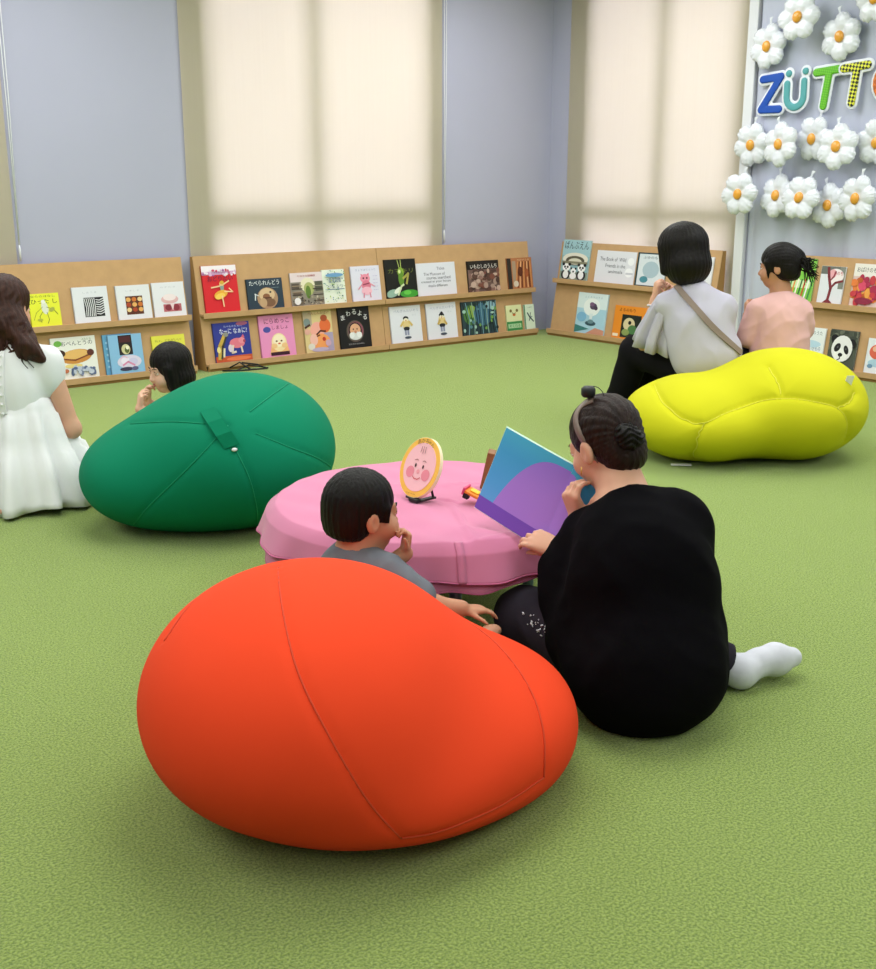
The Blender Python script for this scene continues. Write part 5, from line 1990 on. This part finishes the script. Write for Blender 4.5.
S.post.append(waves)
hair = skin('hair', S, .0058, M_HAIR_W, lady, base, 1)
b = MB()
rs = random.Random(8)
for i in range(26):
    a0 = A(-1.74 + rs.uniform(-.12, .11), 4.53 + rs.uniform(-.01, .02), .70 + rs.uniform(-.03, .05))
    e = A(-1.68 + rs.uniform(-.17, .115), 4.50 + rs.uniform(-.005, .02), .595 + rs.uniform(-.035, .03))
    m1 = (a0 + e) / 2 + A(rs.uniform(-.012, .03), -.02, 0)
    b.tube(curve_pts([a0, a0 * .7 + m1 * .3 + A(.008, -.006, 0), m1, m1 * .5 + e * .5 + A(-.008, 0, 0), e], 12), list(np.linspace(.006, .0015, 13)), M_HAIR_W, 5)
b.build('loose_locks', hair, off=base)
M_DRESS = mat('white_gauze', '#ececee', 0.85, 0.15, bump=0.05, bscale=300, var=0.02, vscale=10)
S = SD()
S.chain([A(-1.74, 4.59, .58), A(-1.74, 4.585, .45), A(-1.74, 4.585, .38)], [.118, .125, .135], k=.05)
S.ell(A(-1.74, 4.585, .50), (.155, .125, .14), LF, k=.05)
S.chain([A(-1.59, 4.59, .592), A(-1.74, 4.585, .635), A(-1.89, 4.59, .592)], [.060, .05, .060], k=.05)
S.ell(A(-1.572, 4.59, .545), (.056, .066, .10), LF, k=.03)
S.ell(A(-1.908, 4.59, .545), (.056, .066, .10), LF, k=.03)
S.plane(A(0, 0, .37), (0, 0, -1))
S.cap(A(-1.74, 4.61, .66), A(-1.74, 4.64, .74), .05, .06, k=.008, sub=True)
S.post.append(wrinkle(.005, 22, 16, (1, 1, .5)))
dress = skin('white_dress', S, .0075, M_DRESS, lady, base, 1)
b = MB()
NA = 150
vs, fs = [], []
prof = [(.455, .150, .125, 0), (.41, .170, .142, .003), (.385, .182, .152, .006), (.380, .190, .160, .010), (.30, .215, .185, .012), (.235, .240, .21, .014), (.228, .250, .22, .018), (.14, .285, .25, .02), (.05, .315, .278, .024), (.012, .322, .285, .028)]
for j, (z, rx, rd, am) in enumerate(prof):
    for k in range(NA):
        a = 2 * math.pi * k / NA
        f = math.sin(13 * a + .5 * j * .2) + .6 * math.sin(22 * a + 1.3 + .3 * math.sin(4 * a))
        vs.append(A(-1.735 + (rx + am * f) * math.cos(a), 4.595 + (rd + am * f) * math.sin(a), z + (.012 * math.sin(5 * a) + .008 * f * .5 if j == len(prof) - 1 else 0) + (.006 if j == len(prof) - 1 else 0)))
for j in range(len(prof) - 1):
    for k in range(NA):
        a, c = j * NA + k, j * NA + (k + 1) % NA
        fs.append((a, c, c + NA, a + NA))
b.add(vs, fs, M_DRESS, True)
sk = b.build('skirt', dress, off=base)
md = sk.modifiers.new('thick', 'SOLIDIFY')
md.thickness = .003
b = MB()
db = BVHTree.FromPolygons([tuple(v.co + Vector(base)) for v in dress.data.vertices], [tuple(f.vertices) for f in dress.data.polygons])
col_ = []
for z in np.linspace(.645, .40, 14):
    hit = db.ray_cast(Vector(A(-1.725, 4.0, z)), Vector(A(0, 1, 0)))
    if hit[0] is not None:
        col_.append(np.array(hit[0]))
vs = []
for p in col_:
    vs += [p + A(-.014, -.002, 0), p + A(.014, -.002, 0), p + A(.014, -.007, 0), p + A(-.014, -.007, 0)]
fs = []
for i in range(len(col_) - 1):
    for k in range(4):
        fs.append((i * 4 + k, i * 4 + (k + 1) % 4, i * 4 + 4 + (k + 1) % 4, i * 4 + 4 + k))
b.add(vs, fs, M_DRESS, False)
for p in col_[1::2]:
    b.sphere(p + A(0, -.008, 0), (.006, .006, .006), M_TAG, seg=8)
b.build('button_placket', dress, off=base)

# ---- the girl behind the green bean bag
base = A(-1.13, 5.08, 0)
hc = A(-1.195, 5.04, .486)
HM = frame3(D((-.78, -.60, -.16)), A(.04, 0, 1))
s_ = .88
S = SD()
hp = head(S, hc, HM, s_, True, neck=A(-1.14, 5.06, .36), nr=.036)
S.chain([A(-1.14, 5.06, .36), A(-1.13, 5.07, .28), A(-1.12, 5.08, .10)], [.045, .082, .095], k=.04)
S.chain([A(-1.14, 5.0, .30), A(-1.19, 4.93, .24), A(-1.315, 4.945, .32)], [.04, .03, .022], k=.02)
hand(S, A(-1.318, 4.945, .325), D((.18, .05, .95)), D((.8, .45, 0)), 1, [38, 45, 50, 58], .68, thumb=(.2, .8, .6))
S.chain([A(-1.14, 5.12, .30), A(-1.22, 5.17, .24), A(-1.31, 5.05, .33)], [.04, .03, .022], k=.02)
hand(S, A(-1.31, 5.05, .335), D((.15, -.1, .95)), D((.8, -.3, 0)), -1, [45, 50, 55, 60], .68)
S.chain([A(-1.12, 5.04, .08), A(-1.33, 5.02, .07), A(-1.2, 4.95, .05)], [.07, .05, .035], k=.02)
S.chain([A(-1.12, 5.12, .08), A(-1.33, 5.16, .07), A(-1.2, 5.22, .05)], [.07, .05, .035], k=.02)
girl = skin('person', S, .0045, M_SKIN_K, None, base, 1)
tag(girl, 'girl with black bob and bangs peering over the green bean bag, hand at mouth', 'person')
face_bits(girl, base, hc, HM, s_, M_HAIR, (0, .95, -.3))
S = SD()
S.ell(hp(0, -.014, .036), np.array([.094, .108, .098]) * s_, HM)
S.ell(hp(0, -.030, -.05), np.array([.104, .092, .085]) * s_, HM, k=.03)
S.ell(hp(0, .112, -.060), np.array([.060, .075, .083]) * s_, HM, k=.008, sub=True)
for q in (-1, 1):
    S.cap(hp(q * .072, .040, .01), hp(q * .076, .034, -.09), .020, .020, k=.03)
S.plane(hp(0, 0, -.105), HM @ np.array([0, 0, -1.0]), k=.012)
S.post.append(strands(hp(0, -.01, .06), HM, axis=2, n=32, amp=.002, wob=25))
skin('hair', S, .0042, M_HAIR, girl, base, 1)
S = SD()
S.chain([A(-1.138, 5.06, .29), A(-1.12, 5.08, .10)], [.098, .11], k=.04)
S.chain([A(-1.14, 4.99, .29), A(-1.175, 4.95, .255)], [.055, .05], k=.03)
S.chain([A(-1.14, 5.13, .29), A(-1.19, 5.16, .255)], [.055, .05], k=.03)
S.plane((0, 0, .004), (0, 0, -1))
S.post.append(wrinkle(.004, 30, 17))
skin('pale_green_shirt', S, .008, mat('pale_green_cotton', '#cfd8a8', .9), girl, base, 1)

# ---- the woman in grey on the yellow bean bag
base = A(1.34, 5.94, 0)
hc = A(1.243, 5.95, .938)
HM = frame3(D((-.78, .58, -.12)))
S = SD()
hp = head(S, hc, HM, 1.05, neck=A(1.30, 5.92, .755), nr=.05)
S.chain([A(1.30, 5.92, .755), A(1.325, 5.90, .64), A(1.37, 5.88, .48), A(1.39, 5.89, .36)], [.05, .085, .10, .12], k=.05)
S.chain([A(1.30, 5.91, .66), A(1.185, 5.92, .645), A(1.105, 6.07, .455), A(1.155, 6.12, .68)], [.055, .048, .037, .026], k=.03)
hand(S, A(1.155, 6.12, .685), D((.12, -.05, .95)), D((.75, .1, 0)), 1, [60, 70, 75, 80], .93)
S.chain([A(1.32, 5.90, .68), A(1.455, 5.90, .645), A(1.46, 6.10, .47), A(1.26, 6.17, .66)], [.055, .048, .037, .026], k=.03)
hand(S, A(1.26, 6.17, .665), D((-.15, -.1, .95)), D((-.6, -.3, 0)), -1, [50, 60, 65, 70], .93)
S.chain([A(1.34, 5.92, .35), A(1.08, 6.20, .385), A(1.02, 6.33, .08)], [.10, .065, .045], k=.03)
S.chain([A(1.42, 5.95, .35), A(1.22, 6.33, .385), A(1.19, 6.47, .08)], [.10, .065, .045], k=.03)
foot(S, A(1.02, 6.34, .035), A(.90, 6.47, .03), A(0, 0, 1), .95)
foot(S, A(1.19, 6.48, .035), A(1.03, 6.59, .03), A(0, 0, 1), .95)
grey = skin('person', S, .006, M_SKIN, None, base, 1)
tag(grey, 'person with black bob in pale grey blouse and black trousers sitting on yellow bean bag', 'person')
face_bits(grey, base, hc, HM, 1.0)
S = SD()
S.ell(hp(0, -.016, .036), np.array([.116, .132, .116]), HM)
S.ell(hp(0, -.035, -.060), np.array([.130, .117, .118]), HM, k=.03)
S.ell(hp(0, .118, -.05), np.array([.066, .078, .115]), HM, k=.010, sub=True)
for q in (-1, 1):
    S.cap(hp(q * .072, .060, .03), hp(q * .078, .055, -.085), .022, .02, k=.02)
S.plane(hp(0, 0, -.158), HM @ np.array([0, .12, -1.0]), k=.02)
S.post.append(strands(hp(0, -.01, .06), HM, axis=2, n=34, amp=.0025, wob=22))
skin('hair', S, .0052, M_HAIR, grey, base, 1)
M_BLOUSE = mat('pale_lilac_grey_blouse', '#bcb8c6', 0.85, 0.15, bump=0.05, bscale=260, var=0.03, vscale=9)
S = SD()
S.ell(A(1.385, 5.87, .42), (.185, .155, .16), LF)
S.ell(A(1.345, 5.885, .56), (.175, .135, .17), LF, k=.06)
S.chain([A(1.185, 5.92, .672), A(1.305, 5.905, .735), A(1.445, 5.895, .668)], [.070, .060, .070], k=.06)
S.chain([A(1.47, 5.90, .65), A(1.475, 6.0, .54)], [.072, .085], k=.04)
S.cap(A(1.30, 5.925, .79), A(1.27, 5.95, .86), .050, .056, k=.008, sub=True)
S.plane(A(0, 0, .31), (0, 0, -1))
S.post.append(wrinkle(.009, 11, 18))
S.post.append(wrinkle(.004, 26, 19))
bl = skin('grey_blouse', S, .008, M_BLOUSE, grey, base, 1)
b = MB()
NA, vs, fs = 90, [], []
ax = [(A(1.19, 5.925, .705), .060), (A(1.178, 5.94, .65), .070), (A(1.158, 5.96, .57), .080), (A(1.142, 5.98, .50), .090), (A(1.138, 5.985, .44), .100)]
dirn = (ax[-1][0] - ax[0][0])
dirn /= np.linalg.norm(dirn)
e1 = np.cross(dirn, A(0, 1, 0))
e1 /= np.linalg.norm(e1)
e2 = np.cross(dirn, e1)
for j, (c_, r_) in enumerate(ax):
    am = .003 + .0055 * j
    for k in range(NA):
        a = 2 * math.pi * k / NA
        rr = r_ + am * (math.sin(7 * a + .4) + .5 * math.sin(12 * a))
        vs.append(c_ + rr * (e1 * math.cos(a) + e2 * math.sin(a)))
for j in range(len(ax) - 1):
    for k in range(NA):
        a, c = j * NA + k, j * NA + (k + 1) % NA
        fs.append((a, c, c + NA, a + NA))
b.add(vs, fs, M_BLOUSE, True)
sl = b.build('flutter_sleeve', bl, off=base)
md = sl.modifiers.new('thick', 'SOLIDIFY')
md.thickness = .003
M_BLKP = mat('black_trousers', '#141216', 0.9, 0.12, bump=0.06, bscale=260)
S = SD()
S.chain([A(1.35, 5.92, .36), A(1.08, 6.20, .39), A(1.02, 6.33, .10), A(1.015, 6.335, .075)], [.13, .088, .074, .072], k=.03)
S.chain([A(1.42, 5.95, .36), A(1.22, 6.33, .39), A(1.19, 6.47, .10)], [.13, .09, .075], k=.03)
S.plane((0, 0, .02), (0, 0, -1))
S.post.append(wrinkle(.006, 18, 20))
skin('black_trousers', S, .008, M_BLKP, grey, base, 1)
b = MB()
c_ = A(1.147, 6.11, .655)
b.tube([c_ + .030 * (A(math.cos(a), math.sin(a) * .9, .15 * math.cos(a))) for a in np.linspace(0, 2 * math.pi, 24)], .005, mat('pale_bracelet', '#d8d4d8', .3, .5), 8, caps=False)
b.build('bracelet', grey, off=base)
# shoulder bag strap across her back
M_STRAP = mat('taupe_webbing', '#8a7a70', 0.7, 0.2, bump=0.1, bscale=300)
wb = BVHTree.FromPolygons([tuple(v.co + Vector(base)) for v in bl.data.vertices], [tuple(f.vertices) for f in bl.data.polygons])
PP = []
for q in curve_pts([(673, 283), (685, 296), (702, 316), (722, 337), (743, 356)], 26):
    hit = wb.ray_cast(Vector(CAM_P), Vector(sight(*q)))
    if hit[0] is not None:
        PP.append((np.array(hit[0]), np.array(hit[1])))
P_ = np.array([p for p, n in PP])
N_ = np.array([n for p, n in PP])
for _ in range(6):
    P_[1:-1] = .5 * P_[1:-1] + .25 * (P_[:-2] + P_[2:])
    N_[1:-1] = .5 * N_[1:-1] + .25 * (N_[:-2] + N_[2:])
b = MB()
vs, fs = [], []
for i in range(len(P_)):
    t = P_[min(i + 1, len(P_) - 1)] - P_[max(i - 1, 0)]
    n = N_[i] / np.linalg.norm(N_[i])
    sd_ = np.cross(t, n)
    sd_ /= np.linalg.norm(sd_) + 1e-9
    for a, h_ in ((-1, .009), (1, .009), (1, .014), (-1, .014)):
        vs.append(P_[i] + sd_ * a * .015 + n * h_)
for i in range(len(P_) - 1):
    for k in range(4):
        fs.append((i * 4 + k, i * 4 + (k + 1) % 4, i * 4 + 4 + (k + 1) % 4, i * 4 + 4 + k))
fs += [(3, 2, 1, 0), tuple((len(P_) - 1) * 4 + k for k in range(4))]
b.add(vs, fs, M_STRAP, False)
o = b.build('bag_strap', None, off=P_[len(P_) // 2])
tag(o, 'taupe shoulder bag strap crossing the back of the pale grey blouse', 'bag strap')

# ---- the girl in pink beside her
base = A(1.78, 5.98, 0)
hc = A(1.765, 6.0, .862)
HM = frame3(D((-.88, .40, -.10)), A(.03, 0, 1))
s_ = .90
S = SD()
hp = head(S, hc, HM, s_, True, neck=A(1.785, 5.99, .735), nr=.038)
S.chain([A(1.785, 5.99, .735), A(1.785, 5.98, .64), A(1.79, 5.97, .50), A(1.79, 5.97, .38)], [.045, .085, .088, .10], k=.04)
S.chain([A(1.78, 5.97, .67), A(1.655, 5.97, .655), A(1.625, 6.02, .47), A(1.645, 6.10, .60)], [.04, .036, .028, .022], k=.02)
hand(S, A(1.645, 6.105, .605), D((0, .1, .95)), D((.8, .1, 0)), 1, [40, 50, 55, 60], .66)
S.chain([A(1.79, 5.97, .67), A(1.905, 5.96, .65), A(1.935, 6.04, .48), A(1.80, 6.16, .55)], [.04, .036, .028, .022], k=.02)
hand(S, A(1.79, 6.165, .555), D((-.7, .2, .6)), D((-.3, -.3, .6)), -1, 45, .66)
S.chain([A(1.72, 5.98, .36), A(1.54, 6.26, .37), A(1.50, 6.36, .08)], [.075, .05, .036], k=.02)
S.chain([A(1.84, 6.0, .36), A(1.72, 6.32, .37), A(1.68, 6.42, .08)], [.075, .05, .036], k=.02)
foot(S, A(1.50, 6.37, .03), A(1.39, 6.44, .025), A(0, 0, 1), .75)
foot(S, A(1.68, 6.43, .03), A(1.57, 6.50, .025), A(0, 0, 1), .75)
pink = skin('person', S, .0055, M_SKIN_D, None, base, 1)
tag(pink, 'girl with short black ponytail in a pink shirt sitting behind yellow bean bag', 'person')
face_bits(pink, base, hc, HM, s_)
S = SD()
S.ell(hp(0, -.016, .038), np.array([.094, .112, .101]) * s_, HM)
S.ell(hp(0, -.055, -.03), np.array([.082, .068, .078]) * s_, HM, k=.03)
S.ell(hp(0, .096, -.058), np.array([.074, .068, .095]) * s_, HM, k=.012, sub=True)
for q in (-1, 1):
    S.ell(hp(q * .092, .004, -.030), np.array([.022, .015, .022]) * s_, HM, k=.010, sub=True)
    S.cap(hp(q * .068, .050, .03), hp(q * .068, .048, -.07), .014, .004, k=.015)
S.plane(hp(0, -.06, -.085), HM @ np.array([0, .1, -1.0]), k=.02)
tie = A(1.838, 5.955, .885)
S.cap(hp(.02, -.09, .03), tie, .055, .020, k=.03)
S.post.append(strands(tie, frame3(HM @ np.array([-.2, 1, .1]), HM[:, 2]), axis=1, n=26, amp=.002))
hair = skin('hair', S, .005, M_HAIR, pink, base, 1)
b = MB()
rs = random.Random(5)
for i in range(60):
    e = tie + A(.085 + rs.uniform(-.035, .03), -.03 + rs.uniform(-.03, .03), rs.uniform(-.12, .02))
    m1 = tie + A(.048 + rs.uniform(-.015, .015), -.02 + rs.uniform(-.02, .02), rs.uniform(-.04, .028))
    b.tube(curve_pts([tie + A(-.012, 0, 0), tie + A(.012, -.006, rs.uniform(-.008, .008)), m1, e], 9), list(np.linspace(.009, .0016, 10)), M_HAIR, 5)
b.build('ponytail', hair, off=base)
b = MB()
tf = frame3(A(.9, -.35, .05))
b.tube([tie + A(.004, -.003, 0) + .021 * (tf[:, 0] * math.cos(a) + tf[:, 2] * math.sin(a)) for a in np.linspace(0, 2 * math.pi, 20)], .008, mat('pale_hair_tie', '#d6c6c4', .7), 8, caps=False)
b.build('hair_tie', hair, off=base)
M_PINKT = mat('pale_pink_cotton', '#e0b2ae', 0.9, 0.12, bump=0.06, bscale=260, var=0.05, vscale=9)
S = SD()
S.ell(A(1.79, 5.96, .45), (.155, .125, .16), LF)
S.ell(A(1.785, 5.965, .58), (.14, .115, .14), LF, k=.05)
S.chain([A(1.675, 5.965, .648), A(1.785, 5.975, .685), A(1.885, 5.955, .645)], [.052, .048, .054], k=.05)
S.chain([A(1.66, 5.965, .64), A(1.632, 5.985, .50)], [.056, .062], k=.012)
S.chain([A(1.895, 5.955, .635), A(1.915, 5.99, .54)], [.056, .060], k=.012)
S.cap(A(1.785, 5.99, .715), A(1.775, 5.99, .79), .040, .046, k=.006, sub=True)
S.plane(A(0, 0, .33), (0, 0, -1))
S.post.append(wrinkle(.006, 15, 21))
S.post.append(wrinkle(.003, 30, 22))
skin('pink_shirt', S, .0055, M_PINKT, pink, base, 1)
S = SD()
S.chain([A(1.72, 5.98, .36), A(1.55, 6.25, .37)], [.095, .068], k=.03)
S.chain([A(1.84, 6.0, .36), A(1.73, 6.31, .37)], [.095, .068], k=.03)
skin('dark_shorts', S, .01, M_PANTS, pink, base, 1)
